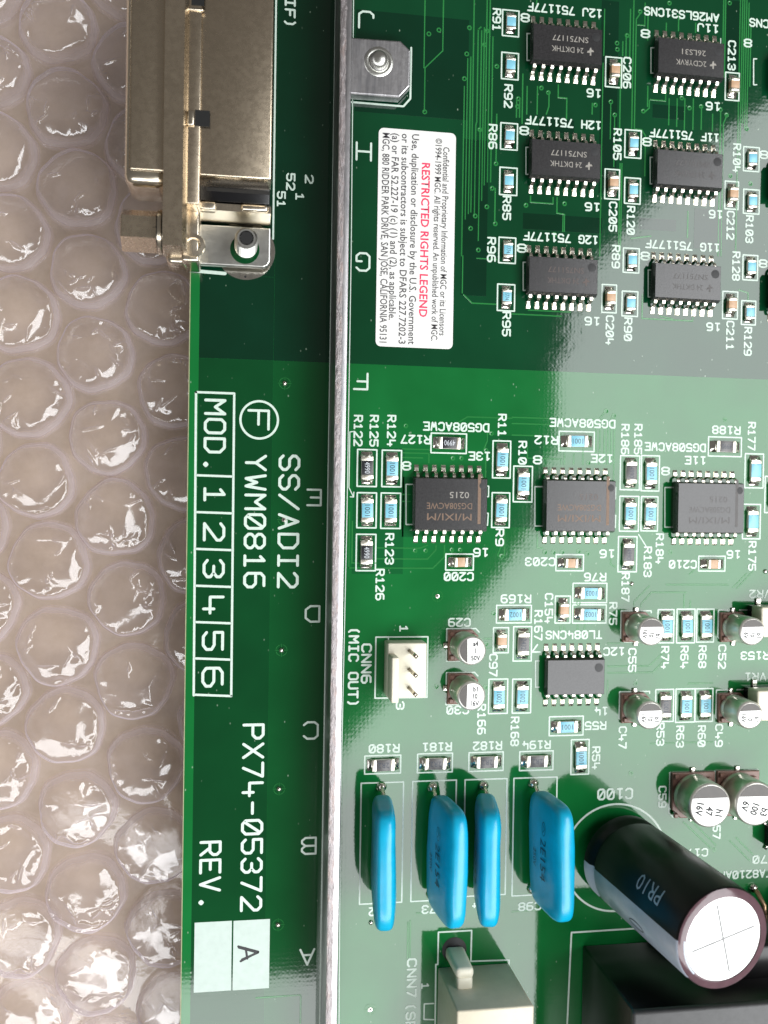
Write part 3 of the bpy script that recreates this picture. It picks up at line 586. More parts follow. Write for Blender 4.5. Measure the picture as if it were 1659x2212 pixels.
# ------------------------------------------------------------------ chips
def pin_mesh(out, zb, w, foot):
    """gull-wing lead: leaves the body at y=0, runs out along +y"""
    prof = [(-.1, zb), (.22, zb), (.42, zb - .12), (.62, .22), (.82, .10), (out, .08)]; th = .16; V, Fc = [], []
    for i, (y, z) in enumerate(prof):
        ww = w / 2 * (1.0 if i < 2 else .92)
        a = prof[max(i - 1, 0)]; b_ = prof[min(i + 1, len(prof) - 1)]; dy, dz = b_[0] - a[0], b_[1] - a[1]; L = math.hypot(dy, dz); ny, nz = -dz / L * th, dy / L * th
        V += [(-ww, y, z), (ww, y, z), (ww, y + ny, z + nz), (-ww, y + ny, z + nz)]
    for i in range(len(prof) - 1):
        k = 4 * i
        for j in range(4): Fc.append((k + j, k + (j + 1) % 4, k + 4 + (j + 1) % 4, k + 4 + j))
    k = 4 * (len(prof) - 1); Fc.append((k, k + 1, k + 2, k + 3))
    n = len(V); y0, y1 = .72, out + foot                                    # the solder round the foot
    V += [(-.34, y0, 0), (.34, y0, 0), (.34, y1, 0), (-.34, y1, 0), (-.26, y0 + .1, .16), (.26, y0 + .1, .16), (.28, y1 - .08, .07), (-.28, y1 - .08, .07), (-.24, out - .05, .21), (.24, out - .05, .21)]
    Fc += [(n, n + 1, n + 5, n + 4), (n + 1, n + 2, n + 6, n + 9, n + 5), (n + 2, n + 3, n + 7, n + 6), (n + 3, n, n + 4, n + 8, n + 7), (n + 4, n + 5, n + 9, n + 8), (n + 8, n + 9, n + 6, n + 7)]
    me = fix(mesh_from('pin', V, Fc, 'tin')); me.shade_smooth()
    try: me.set_sharp_from_angle(angle=math.radians(50))
    except Exception: pass
    return me
def chip_body(L, W, H):
    zm = H * .52; t = .13; t2 = .22; V = []
    for x, y, z in ((L / 2 - t2, W / 2 - t2, .1), (L / 2, W / 2, zm - .06), (L / 2, W / 2, zm + .06), (L / 2 - t, W / 2 - t2, H - .05), (L / 2 - t - .05, W / 2 - t2 - .05, H)):
        V += [(-x, -y, z), (x, -y, z), (x, y, z), (-x, y, z)]
    Fc = [(3, 2, 1, 0), (16, 17, 18, 19)]
    for j in range(4):
        for k in range(4): Fc.append((4 * j + k, 4 * j + (k + 1) % 4, 4 * j + 4 + (k + 1) % 4, 4 * j + 4 + k))
    return fix(mesh_from('body', V, Fc, 'chip_black'))
KINDS = {'wide': dict(L=10.3, W=7.45, H=2.45, n=8, out=1.25, foot=.42, zb=1.1), 'ns': dict(L=10.2, W=5.3, H=1.95, n=8, out=1.25, foot=.55, zb=.95), 'ns14': dict(L=10.2 - 1.6, W=5.3, H=1.95, n=7, out=1.25, foot=.55, zb=.95)}
BODY = {}
def chip(kind, c, label, marks, dim=(.62, .62), style=0):
    """print of the chip reads upside down in the picture: local +x runs to the left of the picture"""
    k = KINDS[kind]; L, W, H = k['L'], k['W'], k['H']
    t = thing('chip', label, 'chip', (c.x, c.y, .02), math.pi + random.uniform(-.004, .004), G_CHIP)
    bd = link('body', cached((kind, 'b'), lambda: chip_body(L, W, H)), t)
    pm = cached((kind, 'p'), lambda: pin_mesh(k['out'], k['zb'], .42, k['foot']))
    for i in range(k['n']):
        x = (i - (k['n'] - 1) / 2) * 1.27
        link('pin', pm, t, (x, W / 2, 0)); link('pin', pm, t, (x, -W / 2, 0), (0, 0, math.pi))
    # pin-1 dimple: local lower left corner (upper right in the picture)
    dx = -L / 2 + (1.0 if kind != 'wide' else .85); dy = -W / 2 + (1.35 if kind != 'wide' else 1.15)
    r = .62 if kind != 'wide' else .52
    link('dimple', cached(('dim', r), lambda: lathe_mesh('dimple', [(r, .006), (r - .05, .004), (r - .12, .012), (.02, .010)], 'chip_dimple', 24, cap=True)), bd, (dx, dy, H + .001))
    for txt, x, y, h, w, ink in marks:
        link('marking', cached(('mk', txt, h, w, ink), lambda: font_mesh(txt, h, ink, w)), bd, (x, y, H + .010))
    BODY[t.name] = bd
    return t
def state_logo(t, x, y, z, s=.55, ink='chip_ink'):
    pts = [(-.2, 1), (.2, 1), (.2, .35), (1, .35), (.75, -.15), (.35, -.2), (.15, -.9), (-.1, -1), (-.3, -.35), (-.6, -.45), (-.95, .05), (-.2, .1)]
    link('logo_mark', mesh_from('logo_mark', [(px * s, py * s, 0) for px, py in pts], [tuple(range(len(pts)))], ink), BODY[t.name], (x, y, z))
NS = lambda a, b, wa, wb: [(a, -.25, -.62, .82, wa, 'chip_ink'), (b, -.3, .92, .82, wb, 'chip_ink')]
def ns_chip(ref, pos, a, b, label, wa=5.2, wb=4.6, ink='chip_ink'):
    t = chip('ns', at(*pos), label, [(a, -.35, -.75, .78, wa, ink), (b, .05, .75, .78, wb, ink)])
    state_logo(t, -3.3, .75, 1.962, .55, ink)
    return t
ns_chip('12J', T(2, 0, 331, 329), 'SN751177', '24 DKTHK', 'black chip marked SN751177 beside the print 12J')
ns_chip('12H', T(2, 0, 321, 1062), 'SN751177', '24 DKTHK', 'black chip marked SN751177 beside the print 12H')
ns_chip('12G', T(2, 0, 303, 1806), 'SN751177', '24 DKTHK', 'black chip below the print 12G, between R96 and C204', ink='chip_ink_faint')
ns_chip('11J', T(2, 0, 1121, 415), '26LS31', '2CDYRVK', 'black chip marked 26LS31 below the print 11J', 3.6, 4.6)
ns_chip('11F', T(2, 0, 1113, 1125), 'SN751177', '24 DKTHK', 'black chip below the print 11F, beside C212', ink='chip_ink_worn')
ns_chip('11G', T(2, 0, 1100, 1846), 'SN751177', '24 DKTHK', 'black chip below the print 11G, beside C211', ink='chip_ink_worn')
for y, lab in ((505, 'black chip cut by the picture edge beside C213'), (1205, 'black chip cut by the picture edge beside R104 and R103'), (1900, 'black chip cut by the picture edge beside R128 and R129')):
    ns_chip('', T(2, 0, 1868 - (y - 505) * .012, y), 'SN751177', '24 DKTHK', lab)
def maxim(pos, label, i1='chip_ink_brown', i2='chip_ink'):
    c = at(*pos)
    return chip('wide', c, label, [('DG508ACWE', .25, .25, .85, 6.3, i1), ('0215', -1.1, -1.25, .85, 2.7, i2), ('M/IXI/M', .25, 1.75, .95, 6.2, i1), ('|', -3.9, .2, 5.2, .42, i1)])
maxim(T(1, 1, 1240, 1608), 'black wide chip marked DG508ACWE below the print 13E, next to R124')
maxim(T(2, 1, 407, 1619), 'black wide chip with brown print below the print 12E', 'chip_ink_brown', 'chip_ink_faint')
maxim(T(2, 1, 1236, 1633), 'black wide chip with bare looking top below the print 11E', 'chip_ink_worn', 'chip_ink_worn')
chip('ns14', at(*T(2, 2, 384, 1054)), 'black fourteen pin chip below the print TL084CNS', [('TL084', .1, -.5, .7, 3.0, 'chip_black')])
for txt, b in (('12J 751177F', B20(105, 30, 580, 105)), ('AM26LS31CNS', B20(862, 45, 1338, 145)), ('11J', B20(1205, 152, 1335, 217)), ('12H 751177F', B20(90, 755, 575, 838)), ('11F 751177F', B20(895, 838, 1338, 918)), ('12G 751177F', B20(78, 1507, 555, 1580)), ('11G 751177F', B20(868, 1562, 1342, 1626)), ('AM26LS32CNS', B20(1543, 128, 2010, 210)),
               ('DG508ACWE', B11(1088, 1078, 1508, 1138)), ('13E', B11(1380, 1268, 1516, 1326)), ('DG508ACWE', B21(248, 1055, 666, 1113)), ('12E', B21(514, 1284, 650, 1341)), ('DG508ACWE', B21(863, 1210, 1252, 1268)), ('11E', B21(1122, 1296, 1254, 1353)), ('TL084CNS', B22(222, 768, 580, 823)), ('12C', B22(594, 877, 726, 929)),
               ('8', B20(60, 82, 110, 150)), ('16', B20(487, 575, 575, 635)), ('8', B20(52, 815, 105, 880)), ('16', B20(475, 1313, 567, 1371)), ('8', B20(36, 1578, 90, 1640)), ('16', B21(473, 395, 567, 451)), ('8', B20(838, 190, 890, 248)), ('16', B20(1258, 660, 1347, 720)), ('8', B20(848, 890, 900, 950)), ('16', B20(1278, 1363, 1362, 1417)), ('8', B20(836, 1630, 888, 1690)), ('16', B21(1262, 433, 1347, 487)),
               ('8', B11(950, 1330, 1000, 1390)), ('16', B12(1412, 232, 1504, 292)), ('8', B21(140, 1292, 190, 1350)), ('16', B22(570, 242, 662, 299)), ('8', B21(970, 1366, 1018, 1422)), ('16', B22(1393, 248, 1477, 302)), ('7', B22(130, 858, 182, 908)), ('14', B22(538, 1264, 617, 1316)), ('8', B20(1505, 252, 1550, 308)), ('8', B20(1608, 978, 1655, 1030)), ('8', B21(1602, 15, 1650, 85)),
               ('VR2', B22(1540, 504, 1672, 558)), ('VR1', B22(1510, 1040, 1642, 1093)), ('R153', B22(1485, 903, 1662, 957)), ('C100', B23(558, 130, 778, 205)), ('C171', B23(1085, 522, 1265, 576)), ('TA8210AH', B23(1345, 660, 1680, 716)), ('C170', B23(1562, 563, 1750, 616))):
    silk_text(txt, 'u', b, 1.7 if txt == 'C100' else 1.28)
def brackets(c, r, x0, x1, y0, y1, xr0, gap):
    silk_lines([[T(c, r, x0, y0), T(c, r, x1, y0), T(c, r, x1, y1), T(c, r, x0, y1)]], .17)
for c, r, xo, xi, y0, y1 in ((2, 0, 97, 115, 218, 392), (2, 0, 90, 108, 955, 1130), (2, 0, 72, 92, 1700, 1882), (2, 0, 900, 918, 310, 475), (2, 0, 895, 915, 1020, 1192), (2, 0, 882, 900, 1750, 1925), (2, 0, 1565, 1585, 382, 550), (1, 1, 972, 1018, 1480, 1740), (2, 1, 148, 195, 1495, 1750), (2, 1, 990, 1035, 1500, 1757), (2, 2, 152, 175, 965, 1135)):
    silk_lines([[T(c, r, xi, y0), T(c, r, xo, y0), T(c, r, xo, y1), T(c, r, xi, y1)]], .17)
for pts in ([(1490, 1490), (1508, 1492), (1506, 1560), (1488, 1560)], [(1486, 1665), (1505, 1667), (1500, 1745), (1482, 1745)]): silk_lines([[T(1, 1, *p) for p in pts]], .17)
silk_lines([[T(2, 1, 650, 1500), T(2, 1, 672, 1500), T(2, 1, 670, 1575), T(2, 1, 650, 1575)]], .17); silk_lines([[T(2, 1, 655, 1680), T(2, 1, 672, 1680), T(2, 1, 668, 1760)]], .17)
for x, y0, y1 in ((560, 205, 405), (552, 940, 1140), (1352, 250, 480), (1342, 1010, 1200)): silk_lines([[T(2, 0, x, y0), T(2, 0, x - 3, y1)]], .12)

# ------------------------------------------------------------------ electrolytic cans
def smd_can(ref, base, size, label, rot_mark, txt, txt_rot, outline, reftxt, dirn='d', chamfer=1):
    w = 4.3 if size == 4 else 6.6; r = 2.0 if size == 4 else 3.15; h = 5.4
    c = at(*base); t = thing('electrolytic_can', label, 'capacitor', (c.x, c.y, .02), random.uniform(-.03, .03), G_CAN)
    k = w / 2; ch = w * .2
    pts = {1: [(-k, -k), (k, -k), (k, k - ch), (k - ch, k), (-k, k)], 2: [(-k + ch, -k), (k - ch, -k), (k, -k + .01), (k, k), (-k, k), (-k, -k + ch)]}[chamfer]
    link('base', prism_mesh('base', pts, 0, .55, 'base_brown', .12), t)
    for i, (sx, sy) in enumerate(((-1, 1), (1, 1), (-1, -1), (1, -1))):
        link('base_corner', box_mesh('base_corner', -.32, .32, -.32, .32, .5, 1.0, 'base_brown', .1), t, (sx * (k - .5) - (ch * .4 if (sx, sy) == (1, 1) else 0), sy * (k - .5) - (ch * .4 if (sx, sy) == (1, 1) else 0), 0))
    link('can', lathe_mesh('can', [(r - .12, .5), (r, .65), (r, 1.05), (r - .16, 1.25), (r - .16, 1.4), (r, 1.6), (r, h - .42), (r - .06, h - .2), (r - .22, h - .04), (r - .38, h)], 'can_side', 40), t)
    rr = r - .30
    top = link('printed_top', lathe_mesh('printed_top', [(rr, h + .002), (rr - .02, h + .02), (.01, h + .021)], 'can_top', 32), t)
    x0 = -rr * .38
    a = math.acos(.38); seg = [(rr * .995 * math.cos(math.pi - a + 2 * a * i / 14), rr * .995 * math.sin(math.pi - a + 2 * a * i / 14)) for i in range(15)]
    link('polarity_mark', mesh_from('polarity_mark', [(x, y, h + .03) for x, y in seg], [tuple(range(15))], 'can_print'), top, (0, 0, 0), (0, 0, rot_mark))
    if txt:
        for i, line in enumerate(txt):
            hh = r * .32; off = Matrix.Rotation(txt_rot, 2) @ Vector((r * .24, (1 - i) * hh * 1.5))
            link('marking', cached(('can', line, size), lambda: font_mesh(line, hh, 'ink_black', None, .035, squeeze=.85)), top, (off.x, off.y, h + .036), (0, 0, txt_rot))
    for s in (-1, 1):
        a_ = (0 if dirn == 'h' else math.pi / 2)
        link('lead', box_mesh('lead', k - .1, k + .62, -.36, .36, 0, .26, 'solder', .09, 2), t, (0, 0, 0), (0, 0, a_ + (0 if s > 0 else math.pi)))
    b = outline; cc, W_, H_ = at((b[0] + b[2]) / 2, (b[1] + b[3]) / 2), 0, 0
    W_ = (at(b[2], b[1]) - at(b[0], b[1])).length / 2; H_ = (at(b[0], b[3]) - at(b[0], b[1])).length / 2
    link('printed_outline', strokes_mesh('printed_outline', [[(W_ * .3, H_), (-W_, H_), (-W_, .25 * H_)], [(-W_, -.3 * H_), (-W_, -H_), (-.2 * W_, -H_)], [(W_ * .3, H_), (W_ - .5, H_), (W_, H_ - .5)]] if dirn == 'h' else [[(-W_, -H_ + .6), (-W_, H_), (-.2 * W_, H_)], [(.35 * W_, H_), (W_, H_), (W_, H_ - .3)], [(-W_, -H_ + .6), (-W_ + .6, -H_), (-.2 * W_, -H_)]], .18, 'silk'), board, (cc.x, cc.y, SILK_Z - .012))
    if reftxt: silk_text(ref, *reftxt, 1.28)
smd_can('C29', T(1, 2, 1338, 860), 4, 'silver can marked a4 1 50V on brown base, beside C29', 0, ['a4', '1', '50V'], 0, B12(1235, 755, 1445, 965), ('u', B12(1250, 688, 1386, 743)), 'h')
smd_can('C30', T(1, 2, 1335, 1142), 4, 'silver can marked b1 10 16V on brown base, above the print C30', 0, ['b1', '10', '16V'], 0, B12(1232, 1040, 1437, 1247), ('u', B12(1238, 1254, 1376, 1310)), 'h')
P2 = -math.pi / 2
smd_can('C55', T(2, 2, 800, 742), 4, 'silver can with print on brown base, above the print C55', P2, ['b1', '10', '16V'], P2 - .15, B22(705, 640, 900, 842), ('d', B22(750, 886, 806, 1032)))
smd_can('C52', T(2, 2, 1430, 742), 4, 'silver can on brown base, above the print C52 and touching VR2', P2, ['b1', '10', '16V'], P2 - .1, B22(1335, 635, 1535, 837), ('d', B22(1330, 863, 1391, 1012)))
smd_can('C47', T(2, 2, 792, 1264), 4, 'silver can on brown base, above the print C47', P2, ['b1', '10', '16V'], P2 - .1, B22(695, 1163, 890, 1362), ('d', B22(690, 1393, 742, 1530)))
smd_can('C49', T(2, 2, 1416, 1264), 4, 'silver can on brown base, above the print C49 and touching VR1', P2, ['b1', '10', '16V'], P2 - .1, B22(1322, 1152, 1520, 1357), ('d', B22(1310, 1378, 1370, 1517)))
smd_can('C59', T(2, 3, 1165, 168), 6, 'larger silver can above C100, beside the print C59', P2, ['h1', '47', '16V'], P2 - .2, B23(1020, 25, 1306, 312), ('d', B23(948, 120, 1000, 252)), 'd', 2)
smd_can('C57', T(2, 3, 1452, 158), 6, 'larger silver can near the picture edge, above the print C57', P2, ['b3', '100', '6V'], P2 - .3, B23(1312, 15, 1590, 305), ('d', B23(1298, 328, 1352, 456)), 'd', 2)

# ------------------------------------------------------------------ blue film capacitors
def film_body(rnd):
    """dipped block: rounded box with an uneven coat"""
    a, b_, c_ = 1.48, 7.7, 5.4; nu, nv = 32, 48; V, Fc = [], []
    sp = lambda v, e: math.copysign(abs(v) ** e, v)
    p1, p2, p3 = rnd.uniform(0, 6), rnd.uniform(0, 6), rnd.uniform(0, 6); e1 = rnd.uniform(.34, .40)
    for j in range(nv + 1):
        ph = math.pi * j / nv                                               # along y
        for i in range(nu):
            th = 2 * math.pi * i / nu
            y = b_ * sp(math.cos(ph), e1); q = abs(math.sin(ph)) ** e1
            k = 1 + .035 * math.sin(y * .55 + p1) + .02 * math.sin(y * 1.3 + 2 * th + p2)
            x = a * q * k * sp(math.cos(th), .55); z = c_ * q * sp(math.sin(th), .45) * (1 + .012 * math.sin(y * .8 + p3))
            V.append((x, y, z + 6.3))
    for j in range(nv):
        for i in range(nu): Fc.append((j * nu + i, j * nu + (i + 1) % nu, (j + 1) * nu + (i + 1) % nu, (j + 1) * nu + i))
    return fix(mesh_from('body', V, Fc, 'film_blue', True))
FLEAD = tube_mesh('lead', [(0, 0, -.2), (0, 0, .6), (0, -.25, 1.2), (0, -.9, 2.0), (0, -1.4, 2.4)], .3, 'tin')
FBEAD = blob_mesh('solder_bead', .72, .72, .75, 'solder', 16, 5)
simple('film_ink', (.004, .05, .10), .4)
FM = font_mesh('2E154', 1.7, 'film_ink', 5.6)
FLOGO = strokes_mesh('marking', [[(.9 * math.cos(t_ * .2618), .5 * math.sin(t_ * .2618)) for t_ in range(25)], [(-.5, -.2), (0, .25), (.5, -.2)]], .10, 'film_ink')
FSMALL = font_mesh('250V', .9, 'film_ink', 2.4)
for i, (tile, pt, box, label, ref, rb, lean) in enumerate((((1, 3), (808, 472), (672, 90, 955, 880), 'blue film capacitor below R180, first of the four from the metal bar', 'C82', (735, 900, 860, 955), -.10),
        ((1, 3), (1139, 470), (1005, 78, 1297, 862), 'blue film capacitor below R181, printed 2E154 on its broad side', 'C73', (1078, 888, 1215, 938), .11),
        ((1, 3), (1468, 458), (1345, 68, 1625, 830), 'blue film capacitor below R182, third of the four', 'C84', (1405, 870, 1550, 925), -.17),
        ((2, 3), (133, 440), (2, 58, 290, 826), 'blue film capacitor below R194, between R182 and the tall black can', 'C98', (45, 868, 185, 922), .09))):
    p = at(*T(*tile, *pt)); t = thing('film_capacitor', label, 'capacitor', (p.x, p.y, .02), 0, G_FILM)
    link('body', film_body(random.Random(40 + i)), t, (0, -.35, 0), (0, lean, (.01, -.015, .0, .02)[i]))
    for s in (1, -1): link('lead', FLEAD, t, (0, s * 7.5, 0), (0, 0, 0 if s > 0 else math.pi)); link('solder_bead', FBEAD, t, (0, s * 7.5, 0))
    rx = Matrix(((0, 0, -1), (-1, 0, 0), (0, 1, 0))).to_euler()                # reads down the picture, faces the bar side
    L_ = Matrix.Rotation(lean, 3, 'Y')
    for me_, y, z in ((FM, -.3, 6.9), (FLOGO, 3.9, 7.0), (FSMALL, -.8, 4.2)):
        q = L_ @ Vector((-1.61, y - .35, z + .3)); e = (L_ @ Matrix(((0, 0, -1), (-1, 0, 0), (0, 1, 0)))).to_euler(); link('marking', me_, t, q, e)
    silk_rect(tb(*tile, *box), .2); silk_text(ref, 'u', tb(*tile, *rb), 1.28)

# ------------------------------------------------------------------ tall black can C100
P0 = at(*T(2, 3, 690, 560)); H1 = 24.0; P1 = at(*T(2, 3, 1370, 1108), H1)
ax = (P1 - P0); HC = ax.length; q = Vector((0, 0, 1)).rotation_difference(ax.normalized())
t = thing('tall_electrolytic_can', 'tall black electrolytic can leaning over the board, bright cross scored top, inside the C100 ring', 'capacitor', P0)
t.rotation_mode = 'QUATERNION'; t.rotation_quaternion = q
RC = 6.25
link('sleeve', lathe_mesh('sleeve', [(RC - .5, .9), (RC, 1.4), (RC, 2.9), (RC - .35, 3.4), (RC - .35, 3.8), (RC, 4.4), (RC, HC - .5), (RC - .15, HC - .15), (RC - .5, HC + .04), (RC - 1.05, HC + .06)], 'sleeve', 64, cap=False), t)
link('rubber_seal', lathe_mesh('rubber_seal', [(RC - .6, .7), (RC - .5, 1.2)], 'plastic_black', 40), t)
top = link('scored_top', lathe_mesh('scored_top', [(RC - .5, HC - .1), (RC - .72, HC - .02), (RC - .9, HC - .02), (.01, HC - .02)], 'aluminium', 64), t)
link('sleeve_rim', lathe_mesh('sleeve_rim', [(RC - .12, HC - .12), (RC - .45, HC + .075), (RC - 1.1, HC + .09), (RC - 1.12, HC + .01)], 'sleeve_clear', 64, cap=False), t)
for a in (0, math.pi / 2): link('score_line', box_mesh('score_line', -RC * .70, RC * .70, -.13, .13, HC - .019, HC - .008 + .002 * a, 'score_groove'), top, (0, 0, 0), (0, 0, a + .25))
SA0, SA1 = math.radians(176), math.radians(224)
link('polarity_stripe', lathe_mesh('polarity_stripe', [(RC + .02, 1.45), (RC + .02, 2.9), (RC - .33, 3.4), (RC - .33, 3.8), (RC + .02, 4.4), (RC + .02, HC - .5), (RC - .13, HC - .13), (RC - .48, HC + .06), (RC - 1.0, HC + .10)], 'stripe', 16, SA0, SA1, cap=False), t)
def wrapped(me, ang, z0, r, along=True):
    """bend a flat text round the can: text x runs along the axis (towards the board), text y round it"""
    bm = bmesh.new(); bm.from_mesh(me); bmesh.ops.triangulate(bm, faces=bm.faces); bmesh.ops.subdivide_edges(bm, edges=bm.edges, cuts=4, use_grid_fill=True); bm.to_mesh(me); bm.free()
    for v in me.vertices:
        s, u = v.co.x / S, v.co.y / S; a = ang + u / r
        v.co = Vector((r * math.cos(a), r * math.sin(a), z0 - s)) * S
    me.update(); return me
link('marking', wrapped(font_mesh('PR10', 2.1, 'stripe', 5.2), math.radians(150), HC - 7.6, RC + .07), t)
oval = [[(1.6 * math.cos(i * math.pi / 14), .5 * math.sin(i * math.pi / 14)) for i in range(29)]]
link('marking', wrapped(strokes_mesh('marking', oval, .14, 'ink_black'), math.radians(203), HC - 9.6, RC + .05), t)
for s in (-1, 1): link('lead', tube_mesh('lead', [(0, 0, -.1), (0, 0, 1.4)], .35, 'tin'), t, (s * 2.5, 0, 0))
c = at(*T(2, 3, 670, 580)); link('printed_circle', strokes_mesh('printed_circle', [[(7.7 * math.cos(a * math.pi / 40), 7.7 * math.sin(a * math.pi / 40)) for a in range(81)]], .28, 'silk'), board, (c.x, c.y, SILK_Z - .012))
p = at(*T(2, 3, 510, 602)); link('solder_bead', FBEAD, board, (p.x, p.y, .03))

# ------------------------------------------------------------------ black amplifier block with heat sink top
c0 = at(*T(2, 3, 402, 1085)); HB = 19.0; c1 = at(*T(2, 3, 790, 1590), HB)
silk_lines([[T(2, 3, 1100, 1020), T(2, 3, 385, 1066), T(2, 3, 355, 1700)]], .24)
t = thing('power_block', 'big black block with a grey top plate beside the tall can', 'heat sink', ((c0.x + 50) / 1, c0.y - 30, 0))
X0, Y1 = c1.x - (c0.x + 50), c1.y - (c0.y - 30)
link('body', box_mesh('body', X0 + .6, X0 + 60, Y1 - 60, Y1 - .5, .05, HB - 1.2, 'sink_black', .3, 2), t)
link('top_plate', box_mesh('top_plate', X0, X0 + 60.5, Y1 - 60.5, Y1, HB - 1.2, HB, 'sink_top', .35, 2), t)
link('ledge', box_mesh('ledge', X0 + 14, X0 + 59, Y1 - 1, Y1 + 4.0, 3.0, HB - 7, 'sink_black', .6, 2), t)
for i in range(4):
    link('lead', tube_mesh('lead', [(0, 0, 0), (0, -.2, 1.2), (.3, -1.6, 2.6), (.3, -3.2, 2.8)], .38, 'copper_dull'), t, (at(*T(2, 3, 1560 + 150 * i, 775)).x - c0.x - 50, at(*T(2, 3, 1560, 775)).y - c0.y + 30, 0))
    link('solder_bead', FBEAD, t, (at(*T(2, 3, 1560 + 150 * i, 775)).x - c0.x - 50, at(*T(2, 3, 1560, 775)).y - c0.y + 30, .02))

# ------------------------------------------------------------------ trimmers at the edge
for ref, y, lab in (('VR2', 725, 'white trimmer block cut by the picture edge below the print VR2'), ('VR1', 1268, 'white trimmer block cut by the picture edge below the print VR1')):
    p = at(*T(2, 2, 1618 if ref == 'VR2' else 1592, y - 10), 4.2); t = thing('trimmer', lab, 'trimmer', (p.x + 3.4, p.y, 0), 0, 'white trimmers at the picture edge')
    link('base', box_mesh('base', -3.3, 3.3, -2.0, 2.0, .1, 1.4, 'plastic_black', .15), t)
    link('housing', box_mesh('housing', -3.4, 3.4, -2.15, 2.15, 1.4, 4.2, 'nylon', .25, 2), t)
    link('rotor', lathe_mesh('rotor', [(1.4, 4.15), (1.35, 4.45), (.1, 4.5)], 'brass', 24), t)
    for s in (-1, 1):
        link('pin', box_mesh('pin', -.4, .4, -.5, .5, 0, .35, 'solder', .1), t, (-1.6, s * 2.5, 0)); link('pin', box_mesh('pin', -.4, .4, -.5, .5, 0, .35, 'solder', .1), t, (1.6, s * 2.5, 0))
# small dark part at the picture edge between C57 and C170
p = at(*T(2, 3, 1660, 430)); t = thing('transistor', 'small black part cut by the picture edge below the can at C57', 'transistor', (p.x + .9, p.y, 0))
link('body', box_mesh('body', -1.6, 1.6, -1.5, 1.5, .1, 3.2, 'plastic_black', .15), t)
link('lead', tube_mesh('lead', [(-1.2, 1.2, .2), (-1.9, 2.1, .2)], .25, 'solder'), t); link('lead', tube_mesh('lead', [(-1.0, -1.2, .2), (-1.5, -2.1, .2)], .25, 'solder'), t)

# ------------------------------------------------------------------ white header CNN6
silk_rect(B12(770, 805, 1116, 1208), .2); silk_lines([[T(1, 2, 858, 808), T(1, 2, 858, 850)]], .16)
silk_text('CNN6', 'd', B12(680, 858, 750, 1106), 1.5); silk_text('(MIC OUT)', 'd', B12(597, 745, 666, 1262), 1.5); silk_text('1', 'd', B12(928, 735, 986, 776)); silk_text('3', 'd', B12(905, 1230, 962, 1276))
a0, a1 = at(*T(1, 2, 832, 828)), at(*T(1, 2, 1072, 1172)); w, l = a1.x - a0.x, a0.y - a1.y
t = thing('pin_header', 'cream three pin header with bent metal pins inside the CNN6 outline', 'connector', ((a0.x + a1.x) / 2, (a0.y + a1.y) / 2, .02))
link('floor_block', box_mesh('floor_block', -w / 2, w / 2, -l / 2, l / 2, 0, 3.2, 'nylon', .18, 2), t)
link('side_wall', box_mesh('side_wall', -w / 2 + .02, -w / 2 + 1.0, -l / 2 + .02, l / 2 - 1.4, 3.0, 6.4, 'nylon', .18, 2), t)
for i in range(3):
    link('pin', tube_mesh('pin', [(0, .0, 3.0), (.0, .0, 6.6), (.0, .0, 7.4)], .34, 'nickel_smooth', 4), t, (.35, 2.5 - 2.5 * i + .1, 0))

# ------------------------------------------------------------------ beige connector CNN7
silk_lines([[T(1, 3, 1160, 1700), T(1, 3, 1165, 1272), T(1, 3, 1178, 1272), T(1, 3, 1182, 1064), T(1, 3, 1397, 1052), T(1, 3, 1392, 1252), T(1, 3, 1640, 1243), T(1, 3, 1637, 1300)]], .22)
silk_lines([[T(1, 3, 1150, 1525), T(1, 3, 1090, 1528), T(1, 3, 1088, 1628), T(1, 3, 1150, 1630)]], .2)
silk_text('CNN7', 'd', B13(975, 1238, 1042, 1482), 1.45); silk_text('(SP', 'd', B13(970, 1520, 1032, 1690), 1.45); silk_text('1', 'd', B13(1070, 1392, 1122, 1430))
a0 = at(*T(1, 3, 1178, 1290)); t = thing('wire_connector', 'grey beige plastic connector with upright latch post beside the CNN7 print', 'connector', (a0.x + 5, a0.y - 6, .02))
link('body', box_mesh('body', -5, 5.2, -14, 6, 0, 11.5, 'nylon_grey', .25, 2, .0), t)
p = at(*T(1, 3, 1285, 1165)); x_, y_ = p.x - a0.x - 5, p.y - a0.y + 6
link('latch_post', box_mesh('latch_post', -1.35, 1.35, -.85, .85, 0, 6.4, 'nylon', .55, 3, .12), t, (x_, y_ - .5, 0))
link('latch_bridge', box_mesh('latch_bridge', -1.1, 1.1, -1.6, .3, 5.0, 6.35, 'nylon', .4, 3), t, (x_, y_ - 1.2, 0))
link('post_hole', lathe_mesh('post_hole', [(1.75, 0), (1.7, .03)], 'hole_black', 28), t, (x_, y_ - .25, .02))

# ------------------------------------------------------------------ metal stiffener bar with riveted tab
HR = 7.0
xr_ = at(745, 1106, HR).x; xl_ = at(719.5, 1106, HR).x
t = thing('stiffener_bar', 'long grey metal bar standing across the board with a riveted tab', 'metal bar', (xl_, 0, 0))
wB = xr_ - xl_
link('rail', box_mesh('rail', 0, wB, -110, 100, .05, HR, 'bar_metal', .12, 2), t)
V, Fc = [], []; n = 400
for i in range(n + 1):
    y = -109 + 208 * i / n; e = wB * .52 + .10 * math.sin(i * .9) * random.random() + random.uniform(-.05, .05)
    V += [(.02, y, HR - .01), (.06, y, HR + .02), (e * .5, y, HR + .05 + random.uniform(-.015, .03)), (e, y, HR + .004)]
for i in range(n):
    for j in range(3): Fc.append((4 * i + j, 4 * i + j + 1, 4 * i + 5 + j, 4 * i + 4 + j))
link('sheared_edge', fix(mesh_from('sheared_edge', V, Fc, 'sheared_edge', True)), t)
tz0, tz1 = .5, 2.1
